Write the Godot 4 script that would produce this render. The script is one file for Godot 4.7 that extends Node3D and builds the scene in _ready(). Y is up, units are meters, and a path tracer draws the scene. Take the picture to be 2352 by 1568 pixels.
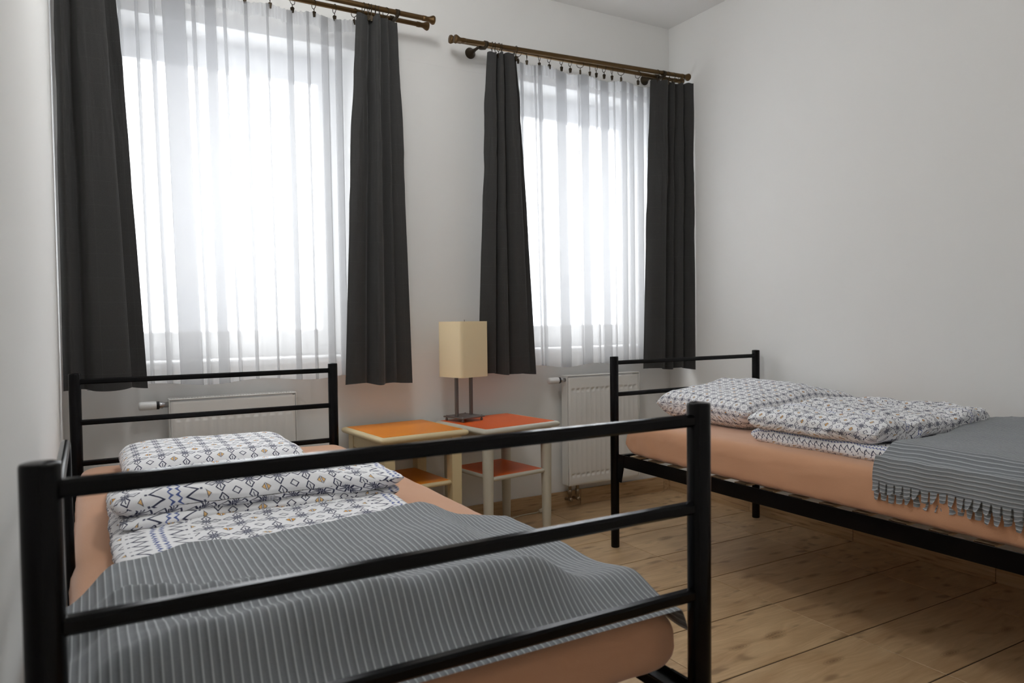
extends Node3D

const ROOM_L := -3.145
const ROOM_R := 0.0
const ROOM_D := 3.8
const ROOM_H := 2.77
const WALL_T := 0.32
const OPEN_L := Vector2(-3.02, -1.94)
const OPEN_R := Vector2(-1.19, -0.107)
const OPEN_B := 0.885
const OPEN_T := 2.31
const FILL_LAMP_E := 0.47

var M := {}
var used := {}
var rng := RandomNumberGenerator.new()
var wob := FastNoiseLite.new()

func _ready() -> void:
	rng.seed = 7
	# ---------- camera
	var cam := Camera3D.new()
	cam.name = "camera"
	add_child(cam)
	cam.position = Vector3(-3.0504, 1.05, 3.3520)
	cam.rotation = Vector3(-0.03118, -0.52542, -0.011264)
	cam.keep_aspect = Camera3D.KEEP_HEIGHT
	cam.fov = 50.098
	cam.near = 0.03
	cam.far = 600.0
	var att := CameraAttributesPhysical.new()
	att.frustum_focal_length = 25.67
	att.frustum_focus_distance = 2.6
	att.frustum_near = 0.03
	att.frustum_far = 600.0
	att.exposure_aperture = 5.6
	cam.attributes = att
	cam.current = true
	# ---------- sky and exposure
	var we := WorldEnvironment.new()
	we.name = "world"
	var env := Environment.new()
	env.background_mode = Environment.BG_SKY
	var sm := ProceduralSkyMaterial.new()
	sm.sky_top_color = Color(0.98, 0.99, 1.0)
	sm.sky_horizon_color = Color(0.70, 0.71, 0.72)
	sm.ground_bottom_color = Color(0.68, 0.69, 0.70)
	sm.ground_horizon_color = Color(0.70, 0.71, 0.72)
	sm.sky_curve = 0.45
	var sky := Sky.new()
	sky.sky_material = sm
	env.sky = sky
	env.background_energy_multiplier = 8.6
	env.tonemap_mode = Environment.TONE_MAPPER_LINEAR
	env.tonemap_exposure = 1.17
	env.sdfgi_enabled = true
	env.ssao_enabled = true
	env.ssil_enabled = true
	we.environment = env
	add_child(we)

	wob.seed = 11
	wob.frequency = 1.0
	make_materials()
	build_outside()
	build_shell()
	build_floor()
	build_windows()
	build_radiators()
	build_curtains()
	build_beds()
	build_bedding()
	build_nightstands()
	build_lamp()
	build_added_fill_lamp()

# ------------------------------------------------------------------ helpers
func start() -> SurfaceTool:
	var st := SurfaceTool.new()
	st.begin(Mesh.PRIMITIVE_TRIANGLES)
	st.set_uv(Vector2.ZERO)
	st.set_smooth_group(0)
	return st

func finish(st: SurfaceTool, uvs := false) -> ArrayMesh:
	st.generate_normals()
	if uvs:
		st.generate_tangents()
	st.index()
	return st.commit()

func numbered(called: String) -> String:
	var n: int = used.get(called, 0)
	used[called] = n + 1
	return called if n == 0 else "%s_%03d" % [called, n]

func where_of(p: Node3D) -> Vector3:
	var v := Vector3.ZERO
	var q: Node = p
	while q is Node3D and q != self:
		v += (q as Node3D).position
		q = q.get_parent()
	return v

func put(called: String, mesh: Mesh, mat: Material, parent: Node3D = null, local := false) -> MeshInstance3D:
	var o := MeshInstance3D.new()
	o.mesh = mesh
	o.material_override = mat
	if parent == null:
		o.name = numbered(called)
		add_child(o, true)
	else:
		var key := str(parent.get_path()) + "/" + called
		var n: int = used.get(key, 0)
		used[key] = n + 1
		o.name = called if n == 0 else "%s_%03d" % [called, n]
		parent.add_child(o, true)
		if not local:
			o.position = -where_of(parent)
	return o

func obj(called: String, st: SurfaceTool, mat: Material, parent: Node3D = null, local := false) -> MeshInstance3D:
	return put(called, finish(st), mat, parent, local)

func thing(called: String, label: String, category: String, at: Vector3, group := "") -> Node3D:
	var o := Node3D.new()
	o.name = numbered(called)
	add_child(o, true)
	o.position = at
	tag(o, label, category, group)
	return o

func tag(o: Node3D, label: String, category: String, group := "") -> void:
	o.set_meta("label", label)
	o.set_meta("category", category)
	if group != "":
		o.set_meta("group", group)

func struct(o: Node3D, label: String, category: String) -> Node3D:
	o.set_meta("kind", "structure")
	o.set_meta("label", label)
	o.set_meta("category", category)
	return o

func struct_root(called: String, label: String, category: String, at: Vector3) -> Node3D:
	var o := Node3D.new()
	o.name = numbered(called)
	add_child(o, true)
	o.position = at
	struct(o, label, category)
	return o

func tri(st: SurfaceTool, a: Vector3, b: Vector3, c: Vector3, out: Vector3) -> void:
	# clockwise seen from the side that «out» points to
	if (b - a).cross(c - a).dot(out) > 0.0:
		var t := b
		b = c
		c = t
	st.add_vertex(a)
	st.add_vertex(b)
	st.add_vertex(c)

func quad(st: SurfaceTool, a: Vector3, b: Vector3, c: Vector3, d: Vector3, out: Vector3) -> void:
	tri(st, a, b, c, out)
	tri(st, a, c, d, out)

func rbox(st: SurfaceTool, c: Vector3, s: Vector3, b := 0.002, basis := Basis.IDENTITY) -> void:
	st.set_smooth_group(-1)
	var h := s * 0.5
	b = minf(b, minf(h.x, minf(h.y, h.z)) * 0.9)
	var V := {}
	for ix in [-1, 1]:
		for iy in [-1, 1]:
			for iz in [-1, 1]:
				for ax in 3:
					var p := Vector3(h.x - b, h.y - b, h.z - b)
					p[ax] += b
					p *= Vector3(ix, iy, iz)
					V[[ix, iy, iz, ax]] = c + basis * p
	for ax in 3:
		var u := (ax + 1) % 3
		var w := (ax + 2) % 3
		for s1 in [-1, 1]:
			var k := []
			for q in [[-1, -1], [1, -1], [1, 1], [-1, 1]]:
				var sg := [0, 0, 0]
				sg[ax] = s1
				sg[u] = q[0]
				sg[w] = q[1]
				k.append(V[[sg[0], sg[1], sg[2], ax]])
			var n := Vector3.ZERO
			n[ax] = s1
			quad(st, k[0], k[1], k[2], k[3], basis * n)
			# edges along axis w between faces ax and u
			for s2 in [-1, 1]:
				var e := []
				for q in [-1, 1]:
					var sg := [0, 0, 0]
					sg[ax] = s1
					sg[u] = s2
					sg[w] = q
					e.append(V[[sg[0], sg[1], sg[2], ax]])
					e.append(V[[sg[0], sg[1], sg[2], u]])
				var n2 := Vector3.ZERO
				n2[ax] = s1
				n2[u] = s2
				quad(st, e[0], e[2], e[3], e[1], basis * n2)
	for ix in [-1, 1]:
		for iy in [-1, 1]:
			for iz in [-1, 1]:
				tri(st, V[[ix, iy, iz, 0]], V[[ix, iy, iz, 1]], V[[ix, iy, iz, 2]], basis * Vector3(ix, iy, iz))
	st.set_smooth_group(0)

func box(lo: Vector3, hi: Vector3, b := 0.002) -> SurfaceTool:
	var st := start()
	rbox(st, (lo + hi) * 0.5, (hi - lo).abs(), b)
	return st

func tube(st: SurfaceTool, pts: Array, r, seg := 12, caps := true) -> void:
	var n := pts.size()
	var rings := []
	var up := Vector3.UP
	var prev_t := Vector3.ZERO
	var nx := Vector3.ZERO
	for i in n:
		var t: Vector3 = ((pts[mini(i + 1, n - 1)] as Vector3) - (pts[maxi(i - 1, 0)] as Vector3)).normalized()
		if i == 0:
			if absf(t.dot(up)) > 0.95:
				up = Vector3.RIGHT
			nx = up.cross(t).normalized()
		else:
			nx = (nx - t * nx.dot(t)).normalized()
		prev_t = t
		var ny := t.cross(nx)
		var rr: float = r[i] if r is Array else r
		var ring := []
		for k in seg:
			var a := TAU * k / seg
			ring.append(pts[i] + (nx * cos(a) + ny * sin(a)) * rr)
		rings.append(ring)
	st.set_smooth_group(0)
	for i in n - 1:
		for k in seg:
			var k2 := (k + 1) % seg
			var mid: Vector3 = (pts[i] + pts[i + 1]) * 0.5
			var out: Vector3 = (rings[i][k] + rings[i + 1][k2]) * 0.5 - mid
			quad(st, rings[i][k], rings[i][k2], rings[i + 1][k2], rings[i + 1][k], out)
	if caps:
		st.set_smooth_group(-1)
		for e in [0, n - 1]:
			var d: Vector3 = pts[0] - pts[1] if e == 0 else pts[n - 1] - pts[n - 2]
			for k in seg:
				tri(st, pts[e], rings[e][k], rings[e][(k + 1) % seg], d)
		st.set_smooth_group(0)

func bar(a: Vector3, b: Vector3, r: float, seg := 14) -> SurfaceTool:
	var st := start()
	tube(st, [a, b], r, seg)
	return st

# profile: array of Vector2(radius, height along axis)
func lathe(st: SurfaceTool, prof: Array, xf := Transform3D.IDENTITY, seg := 20) -> void:
	st.set_smooth_group(0)
	for i in prof.size() - 1:
		var p: Vector2 = prof[i]
		var q: Vector2 = prof[i + 1]
		for k in seg:
			var a := TAU * k / seg
			var b := TAU * (k + 1) / seg
			var A := xf * Vector3(p.x * cos(a), p.y, p.x * sin(a))
			var B := xf * Vector3(p.x * cos(b), p.y, p.x * sin(b))
			var C := xf * Vector3(q.x * cos(b), q.y, q.x * sin(b))
			var D := xf * Vector3(q.x * cos(a), q.y, q.x * sin(a))
			var m := (a + b) * 0.5
			var out := xf.basis * Vector3((q.y - p.y) * cos(m), -(q.x - p.x), (q.y - p.y) * sin(m))
			if p.x < 1e-6:
				tri(st, A, C, D, out)
			elif q.x < 1e-6:
				tri(st, A, B, C, out)
			else:
				quad(st, A, B, C, D, out)

# a sheet: P[j][i] positions, U[j][i] uvs
func sheet(st: SurfaceTool, P: Array, U: Array, flip := false) -> void:
	for j in P.size() - 1:
		for i in P[j].size() - 1:
			var q := [[j, i], [j, i + 1], [j + 1, i + 1], [j, i], [j + 1, i + 1], [j + 1, i]]
			if flip:
				q = [[j, i], [j + 1, i + 1], [j, i + 1], [j, i], [j + 1, i], [j + 1, i + 1]]
			for k in q:
				st.set_uv(U[k[0]][k[1]])
				st.add_vertex(P[k[0]][k[1]])

# extrude a closed polygon (in XY) along a vector; verts are Vector3 of one cap, centre inside
func prism(st: SurfaceTool, poly: Array, along: Vector3) -> void:
	st.set_smooth_group(-1)
	var c := Vector3.ZERO
	for p in poly:
		c += p
	c /= poly.size()
	for i in poly.size():
		var a: Vector3 = poly[i]
		var b: Vector3 = poly[(i + 1) % poly.size()]
		var nrm := (b - a).cross(along)
		if nrm.dot((a + b) * 0.5 - c) < 0.0:
			nrm = -nrm
		quad(st, a, b, b + along, a + along, nrm)
		tri(st, c, a, b, -along)
		tri(st, c + along, a + along, b + along, along)
	st.set_smooth_group(0)

func catmull(pts: Array, n: int) -> Array:
	var out := []
	var m := pts.size()
	for i in n:
		var t := float(i) / (n - 1) * (m - 1)
		var k := mini(int(t), m - 2)
		var f := t - k
		var p0: Vector2 = pts[maxi(k - 1, 0)]
		var p1: Vector2 = pts[k]
		var p2: Vector2 = pts[k + 1]
		var p3: Vector2 = pts[mini(k + 2, m - 1)]
		out.append(0.5 * (2.0 * p1 + (p2 - p0) * f + (2.0 * p0 - 5.0 * p1 + 4.0 * p2 - p3) * f * f + (3.0 * p1 - p0 - 3.0 * p2 + p3) * f * f * f))
	return out

func curve_at(pts: Array, x: float) -> float:
	# piecewise-smooth y over x
	if x <= pts[0].x:
		return pts[0].y
	for i in pts.size() - 1:
		if x <= pts[i + 1].x:
			var f: float = (x - pts[i].x) / (pts[i + 1].x - pts[i].x)
			f = f * f * (3.0 - 2.0 * f)
			return lerpf(pts[i].y, pts[i + 1].y, f)
	return pts[-1].y

# ------------------------------------------------------------------ materials
func std(c: Color, rough := 0.6, metal := 0.0) -> StandardMaterial3D:
	var m := StandardMaterial3D.new()
	m.albedo_color = c
	m.roughness = rough
	m.metallic = metal
	return m

func c8(r: int, g: int, b: int) -> Color:
	return Color(r / 255.0, g / 255.0, b / 255.0)

func noise_map(seed_: int, freq: float, size := 256, strength := 4.0) -> NoiseTexture2D:
	var n := FastNoiseLite.new()
	n.seed = seed_
	n.frequency = freq
	n.fractal_octaves = 4
	var t := NoiseTexture2D.new()
	t.width = size
	t.height = size
	t.seamless = true
	t.noise = n
	t.as_normal_map = true
	t.bump_strength = strength
	return t

func make_materials() -> void:
	var w := std(c8(243, 242, 239), 0.85)
	M.wall = w
	M.ceiling = std(c8(245, 244, 242), 0.9)
	M.pvc = std(c8(240, 240, 240), 0.35)
	M.radiator = std(c8(236, 234, 229), 0.4)
	M.white_plastic = std(c8(238, 238, 236), 0.4)
	M.black_plastic = std(c8(22, 22, 23), 0.45)
	M.chrome = std(c8(190, 190, 192), 0.25, 1.0)
	M.brass = std(c8(100, 78, 50), 0.42, 0.85)
	M.dark_brass = std(c8(58, 48, 34), 0.5, 0.7)
	M.black_steel = std(c8(9, 9, 11), 0.2)
	M.black_steel.metallic_specular = 0.3
	M.slat = std(c8(214, 190, 155), 0.6)
	M.grout = std(c8(62, 48, 34), 0.9)
	M.cream = std(c8(226, 207, 164), 0.42)
	M.ivory = std(c8(205, 200, 184), 0.42)
	M.orange = std(c8(250, 150, 36), 0.32)
	M.vermilion = std(c8(238, 104, 38), 0.32)
	M.orange.metallic_specular = 0.3
	M.vermilion.metallic_specular = 0.3
	M.pewter = std(c8(120, 116, 114), 0.42, 0.7)
	M.cord = std(c8(214, 206, 186), 0.5)
	M.brass_pipe = std(c8(150, 132, 110), 0.35, 0.8)
	M.snow = std(c8(200, 203, 208), 0.9)
	M.haze_pale = std(c8(196, 202, 208), 0.9)  # tree and fence coloured pale to imitate haze over the view
	M.haze_pale_hill = std(c8(205, 210, 216), 0.95)  # hill paled in its colour to imitate distant haze
	var sh := std(c8(253, 238, 200), 0.7)
	sh.backlight_enabled = true
	sh.backlight = Color(0.7, 0.63, 0.48)
	M.lampshade = sh
	var g := std(Color(1, 1, 1, 0.04), 0.02)
	g.transparency = BaseMaterial3D.TRANSPARENCY_ALPHA
	g.cull_mode = BaseMaterial3D.CULL_DISABLED
	M.glass = g
	var s := std(Color(0.57, 0.57, 0.575, 0.52), 0.95)
	s.transparency = BaseMaterial3D.TRANSPARENCY_ALPHA
	s.backlight_enabled = true
	s.backlight = Color(1, 1, 1)
	s.cull_mode = BaseMaterial3D.CULL_DISABLED
	M.sheer = s
	var s2: StandardMaterial3D = s.duplicate()
	s2.albedo_color.a = 0.62
	M.sheer_tape = s2
	# dark curtain cloth with a faint check
	M.curtain = cloth(curtain_image(), 0.9)
	M.curtain.rim_enabled = true
	M.curtain.rim = 0.25
	M.curtain.rim_tint = 0.5
	M.blanket = cloth(blanket_image(), 0.95)
	M.blanket.normal_enabled = true
	M.blanket.normal_texture = blanket_normal()
	M.blanket.normal_scale = 0.8
	M.blanket.rim_enabled = true
	M.blanket.rim = 0.3
	var cell := print_cells(128)
	M.pillow_print = cloth(cell, 0.85)
	M.duvet_print = cloth(duvet_image(cell), 0.85)
	var sheet_m := std(c8(214, 161, 125), 0.95)
	sheet_m.rim_enabled = true
	sheet_m.rim = 1.0
	sheet_m.rim_tint = 0.2
	sheet_m.normal_enabled = true
	sheet_m.normal_texture = noise_map(9, 0.12, 256, 6.0)
	sheet_m.normal_scale = 0.2
	sheet_m.uv1_triplanar = true
	sheet_m.uv1_world_triplanar = true
	sheet_m.uv1_scale = Vector3(13, 13, 13)
	M.sheet = sheet_m
	M.wood = []
	for k in 5:
		var wm := cloth(wood_image(40 + k * 7, k), 0.42)
		wm.cull_mode = BaseMaterial3D.CULL_BACK
		M.wood.append(wm)

func cloth(im: Image, rough: float) -> StandardMaterial3D:
	var m := StandardMaterial3D.new()
	m.albedo_texture = ImageTexture.create_from_image(im)
	m.roughness = rough
	m.cull_mode = BaseMaterial3D.CULL_DISABLED
	return m

func curtain_image() -> Image:
	# 0.18 m square of woven cloth
	var n := 256
	var im := Image.create(n, n, false, Image.FORMAT_RGB8)
	var r := RandomNumberGenerator.new()
	r.seed = 5
	for y in n:
		for x in n:
			var v := 54.0 + r.randf_range(-8.0, 8.0) + (3.0 if (x + y) % 4 < 2 else -3.0)
			var line := x % 128 == 20 or y % 128 == 70
			if line:
				v += 16.0
			im.set_pixel(x, y, Color((v + 0.5) / 255.0, v / 255.0, (v - 1.0) / 255.0))
	return im

func blanket_image() -> Image:
	# four ribs to the tile, 0.046 m square; ribs run along v
	var n := 256
	var im := Image.create(n, n, false, Image.FORMAT_RGB8)
	var r := RandomNumberGenerator.new()
	r.seed = 8
	for y in n:
		for x in n:
			var u := fmod(x, 64.0) / 64.0
			var v := 136.0 + r.randf_range(-18.0, 18.0) + 6.0 * sin(y * TAU / 8.0)
			var d := absf(u - 0.5)
			if d < 0.15:
				v = lerpf(196.0, v, smoothstep(0.05, 0.15, d)) + r.randf_range(-12.0, 12.0)
			im.set_pixel(x, y, Color((v - 4.0) / 255.0, v / 255.0, (v + 4.0) / 255.0))
	return im

func blanket_normal() -> ImageTexture:
	var n := 256
	var im := Image.create(n, n, false, Image.FORMAT_RGB8)
	for y in n:
		for x in n:
			var u := fmod(x, 64.0) / 64.0
			var slope := sin((u - 0.5) * TAU) * 0.45 if absf(u - 0.5) > 0.12 else (u - 0.5) * 2.5
			var k := 0.18 * sin(y * TAU / 8.0)
			var nn := Vector3(slope, k, 1.0).normalized()
			im.set_pixel(x, y, Color(nn.x * 0.5 + 0.5, nn.y * 0.5 + 0.5, nn.z * 0.5 + 0.5))
	return ImageTexture.create_from_image(im)

func seg_d(p: Vector2, a: Vector2, b: Vector2) -> float:
	var ab := b - a
	var t := clampf((p - a).dot(ab) / ab.length_squared(), 0.0, 1.0)
	return p.distance_to(a + ab * t)

# a tile of 2 x 2 cells: four-petalled flowers on the lattice, small diamonds and split lozenges between
func print_cells(px: int) -> Image:
	var n := px * 2
	var im := Image.create(n, n, false, Image.FORMAT_RGB8)
	var base := c8(250, 250, 252)
	var navy := c8(34, 38, 66)
	var gold := c8(232, 158, 44)
	for y in n:
		for x in n:
			var c := base
			var fx := fposmod(float(x) / px, 2.0)
			var fy := fposmod(float(y) / px, 2.0)
			# flower at cell centres
			var q := Vector2(absf(fmod(fx, 1.0) - 0.5), absf(fmod(fy, 1.0) - 0.5))
			if q.y > q.x:
				q = Vector2(q.y, q.x)
			var d := 9.0
			if q.x < 0.5:
				d = minf(seg_d(q, Vector2(0.09, 0.03), Vector2(0.27, 0.145)), seg_d(q, Vector2(0.27, 0.145), Vector2(0.465, 0.0)))
				d = minf(d, seg_d(q, Vector2(0.06, 0.0), Vector2(0.33, 0.0)) + 0.005)
				d = minf(d, seg_d(q, Vector2(0.04, 0.04), Vector2(0.12, 0.12)) + 0.003)
				d = minf(d, q.length() - 0.02)
			var a := 1.0 - smoothstep(0.014, 0.024, d)
			# motifs at cell corners, alternating
			var kx := int(round(fx))
			var ky := int(round(fy))
			var p := Vector2(fx - kx, fy - ky)
			var ap := p.abs()
			if (kx + ky) % 2 == 0:
				var dd := absf(ap.x / 0.15 + ap.y / 0.15 - 1.0) * 0.106
				a = maxf(a, 1.0 - smoothstep(0.011, 0.022, dd))
			else:
				var inside := ap.x > 0.025 and ap.x / 0.155 + ap.y / 0.17 < 1.0
				if inside:
					c = c.lerp(gold, 0.9 if ky % 2 == 0 else 0.55)
				var e := minf(absf(ap.x / 0.155 + ap.y / 0.17 - 1.0) * 0.13, 9.0 if ap.y > 0.14 else absf(ap.x - 0.025))
				a = maxf(a, (1.0 - smoothstep(0.006, 0.016, e)) * 0.75)
			im.set_pixel(x, y, c.lerp(navy, a * 0.93))
	return im

# 8 x 8 cells; the last two columns hold a band of zigzags
func duvet_image(cell: Image) -> Image:
	var px := cell.get_width() / 2
	var n := px * 8
	var im := Image.create(n, n, false, Image.FORMAT_RGB8)
	im.fill(c8(250, 250, 252))
	for j in 4:
		for i in 3:
			im.blit_rect(cell, Rect2i(0, 0, px * 2, px * 2), Vector2i(i * px * 2, j * px * 2))
	var navy := c8(34, 38, 66)
	var blue := c8(92, 108, 166)
	for y in n:
		var t := fmod(y, 64.0) / 64.0
		var z := absf(t * 2.0 - 1.0) * 2.0 - 1.0
		for x in px * 2:
			var a := 0.0
			var c := c8(250, 250, 252)
			for s in [0.22, 0.78]:
				var cx: float = s * px * 2 + (26.0 if s < 0.5 else -26.0) * z
				a = maxf(a, 1.0 - smoothstep(2.5, 5.0, absf(x - cx) * 0.55))
				var sq := Vector2(absf(x - (s * px * 2 + (-40.0 if s < 0.5 else 40.0))), absf(t - 0.5) * 64.0)
				if sq.x < 5.0 and sq.y < 6.0:
					a = maxf(a, 0.85)
			var mid := x - px
			var b := absf(absf(mid) - 10.0 - 16.0 * absf(z))
			if b < 7.0 - 4.0 * absf(z):
				c = blue
			im.set_pixel(px * 6 + x, y, c.lerp(navy, a * 0.92))
	return im

func wood_image(seed_: int, kind: int) -> Image:
	var w := 768
	var h := 384
	var im := Image.create(w, h, false, Image.FORMAT_RGB8)
	var n := FastNoiseLite.new()
	n.seed = seed_
	n.frequency = 1.0
	n.fractal_octaves = 3
	var light := Color(0.86, 0.74, 0.575)
	var dark := Color(0.66, 0.52, 0.37)
	light = light.lerp(Color(0.82, 0.705, 0.55), (kind % 3) * 0.5)
	var knots := []
	var r := RandomNumberGenerator.new()
	r.seed = seed_
	for k in 2 + kind % 2:
		knots.append(Vector2(r.randf_range(0.1, 0.9), r.randf_range(0.15, 0.85)))
	for y in h:
		for x in w:
			var p := Vector2(float(x) / w * 2.0, float(y) / h)
			var bend := 0.05 * n.get_noise_2d(p.x * 0.9, p.y * 1.6 + 7.0)
			var v := 0.0
			var kd := 9.0
			for q in knots:
				var dv := Vector2((p.x - q.x * 2.0) * 0.55, (p.y - q.y) * 1.7)
				var d: float = dv.length()
				if d < 0.35:
					bend += 0.07 * (1.0 - d / 0.35) * signf(p.y - q.y)
				kd = minf(kd, d)
			var g := n.get_noise_2d(p.x * 0.9, (p.y + bend) * 22.0)
			var big := n.get_noise_2d(p.x * 0.8 + 31.0, (p.y + bend) * 4.0)
			var fine := n.get_noise_2d(p.x * 7.0 + 90.0, p.y * 150.0)
			v = 0.38 + 0.22 * g + 0.38 * big + 0.12 * fine
			var c := light.lerp(dark, clampf(v, 0.0, 1.0))
			# smoky patches
			var sm := smoothstep(0.3, 0.75, n.get_noise_2d(p.x * 1.1 + 55.0, p.y * 3.6 + bend * 4.0 + 20.0))
			c = c.lerp(Color(0.46, 0.36, 0.25), sm * 0.55)
			if kd < 0.1:
				var ring := 0.5 + 0.5 * sin(kd * 260.0)
				c = c.lerp(Color(0.38, 0.27, 0.16), (0.10 - kd) / 0.10 * (0.35 + 0.35 * ring))
			im.set_pixel(x, y, c)
	return im

# ------------------------------------------------------------------ outside
func build_outside() -> void:
	var st := start()
	for q in 1:
		quad(st, Vector3(-300, -0.9, -0.6), Vector3(300, -0.9, -0.6), Vector3(300, -0.9, -400), Vector3(-300, -0.9, -400), Vector3.UP)
	struct(obj("ground", st, M.snow), "snow covered ground outside the two windows", "ground")
	st = start()
	var P := []
	var U := []
	for j in 9:
		var row := []
		var ur := []
		for i in 61:
			var x := -260.0 + i * 13.0
			var hgt := 15.0 + 6.0 * wob.get_noise_2d(i * 0.13, 3.0) + 2.5 * wob.get_noise_2d(i * 0.9, 9.0)
			var f := j / 8.0
			row.append(Vector3(x, -1.0 + hgt * sin(f * PI * 0.5), -190.0 - 60.0 * f + 5.0 * wob.get_noise_2d(i * 0.7, j * 0.6)))
			ur.append(Vector2.ZERO)
		P.append(row)
		U.append(ur)
	sheet(st, P, U)
	var hl := obj("hill", st, M.haze_pale_hill)
	(hl.material_override as StandardMaterial3D).cull_mode = BaseMaterial3D.CULL_DISABLED
	struct(hl, "pale wooded hill far behind the windows", "hill")
	# bare tree beyond the right-hand window, its pale colour stands in for haze
	haze_pale_tree(Vector3(12.2, -0.9, -20.0), 6.2, 3, "bare tree in haze pale colour seen through the sheer curtain of the window beside the corner")
	# low fence in the same haze-pale colour
	var f := thing("fence", "low rail fence in haze pale colour outside the window above the foreground bed", "fence", Vector3(-2.0, -0.9, -16.0))
	for k in 9:
		obj("post", box(Vector3(-6.0 + k * 1.6, -0.9, -16.05), Vector3(-5.9 + k * 1.6, 0.25, -15.95), 0.01), M.haze_pale, f)
	for k in 2:
		obj("rail", box(Vector3(-6.2, -0.25 + k * 0.4, -16.0), Vector3(7.2, -0.13 + k * 0.4, -15.93), 0.01), M.haze_pale, f)

func haze_pale_tree(at: Vector3, hgt: float, seed_: int, label: String) -> void:
	var t := thing("tree", label, "tree", at)
	var r := RandomNumberGenerator.new()
	r.seed = seed_
	var tr := start()
	tube(tr, [at, at + Vector3(0.1, hgt * 0.3, 0), at + Vector3(0.0, hgt * 0.62, 0.1), at + Vector3(0.1, hgt, 0.05)], [0.14, 0.11, 0.06, 0.012], 8)
	obj("trunk", tr, M.haze_pale, t)
	var br := start()
	for k in 46:
		var y := hgt * r.randf_range(0.28, 0.98)
		var a := r.randf() * TAU
		var l := (hgt - y) * 0.42 + 0.5
		var s := at + Vector3(0.05, y, 0.05)
		var d := Vector3(cos(a), r.randf_range(0.35, 0.9), sin(a)).normalized()
		var m := s + d * l * 0.5
		var e := s + d * l + Vector3(0, l * 0.15, 0)
		tube(br, [s, m, e], [0.03, 0.018, 0.005], 5, false)
		for q in 5:
			var b := m.lerp(e, q / 5.0)
			var dd := (d + Vector3(r.randf_range(-0.9, 0.9), r.randf_range(-0.2, 0.6), r.randf_range(-0.9, 0.9))).normalized()
			tube(br, [b, b + dd * l * 0.22, b + dd * l * 0.42], [0.012, 0.008, 0.003], 4, false)
	var o := obj("branches", br, M.haze_pale, t)
	o.set_meta("kind", "stuff")

# ------------------------------------------------------------------ room
func build_shell() -> void:
	var T := WALL_T
	var st := start()
	var b := 0.0015
	var segs := [[ROOM_L - T, OPEN_L.x], [OPEN_L.y, OPEN_R.x], [OPEN_R.y, ROOM_R + T]]
	for s in segs:
		rbox(st, Vector3((s[0] + s[1]) * 0.5, (OPEN_T + OPEN_B) * 0.5, -T * 0.5), Vector3(s[1] - s[0], OPEN_T - OPEN_B, T), 0.0004)
	rbox(st, Vector3((ROOM_L + ROOM_R) * 0.5, OPEN_B * 0.5 - 0.1, -T * 0.5), Vector3(ROOM_R - ROOM_L + T * 2, OPEN_B + 0.2, T), 0.0004)
	rbox(st, Vector3((ROOM_L + ROOM_R) * 0.5, (ROOM_H + 0.2 + OPEN_T) * 0.5, -T * 0.5), Vector3(ROOM_R - ROOM_L + T * 2, ROOM_H + 0.2 - OPEN_T, T), 0.0004)
	struct(obj("wall_back", st, M.wall), "white plaster wall with the two window openings", "wall")
	struct(obj("wall_left", box(Vector3(ROOM_L - 0.2, -0.2, 0), Vector3(ROOM_L, ROOM_H + 0.2, ROOM_D), b), M.wall), "white plaster wall beside the foreground bed", "wall")
	struct(obj("wall_right", box(Vector3(ROOM_R, -0.2, 0), Vector3(ROOM_R + 0.2, ROOM_H + 0.2, ROOM_D), b), M.wall), "bare white plaster wall behind the bed with the fringed blanket", "wall")
	struct(obj("wall_front", box(Vector3(ROOM_L - 0.2, -0.2, ROOM_D), Vector3(ROOM_R + 0.2, ROOM_H + 0.2, ROOM_D + 0.2), b), M.wall), "white plaster wall opposite the windows", "wall")
	struct(obj("ceiling", box(Vector3(ROOM_L - 0.2, ROOM_H, -T), Vector3(ROOM_R + 0.2, ROOM_H + 0.2, ROOM_D + 0.2), b), M.ceiling), "plain white ceiling", "ceiling")

func tile_mesh(sx: float, sy: float, sz: float, bev: float) -> ArrayMesh:
	# top at y = 0, uv over the top
	var st := start()
	st.set_smooth_group(-1)
	var h := Vector2(sx * 0.5, sz * 0.5)
	var i := h - Vector2(bev, bev)
	var top := [Vector3(-i.x, 0, -i.y), Vector3(i.x, 0, -i.y), Vector3(i.x, 0, i.y), Vector3(-i.x, 0, i.y)]
	var mid := [Vector3(-h.x, -bev, -h.y), Vector3(h.x, -bev, -h.y), Vector3(h.x, -bev, h.y), Vector3(-h.x, -bev, h.y)]
	var low := []
	for p in mid:
		low.append(Vector3(p.x, -sy, p.z))
	var emit := func(l: Array) -> void:
		for p in l:
			st.set_uv(Vector2(p.x / sx + 0.5, p.z / sz + 0.5))
			st.add_vertex(p)
	emit.call([top[0], top[1], top[2], top[0], top[2], top[3]])
	for k in 4:
		var k2 := (k + 1) % 4
		emit.call([mid[k], mid[k2], top[k2], mid[k], top[k2], top[k]])
		emit.call([low[k], low[k2], mid[k2], low[k], mid[k2], mid[k]])
	return finish(st)

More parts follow.
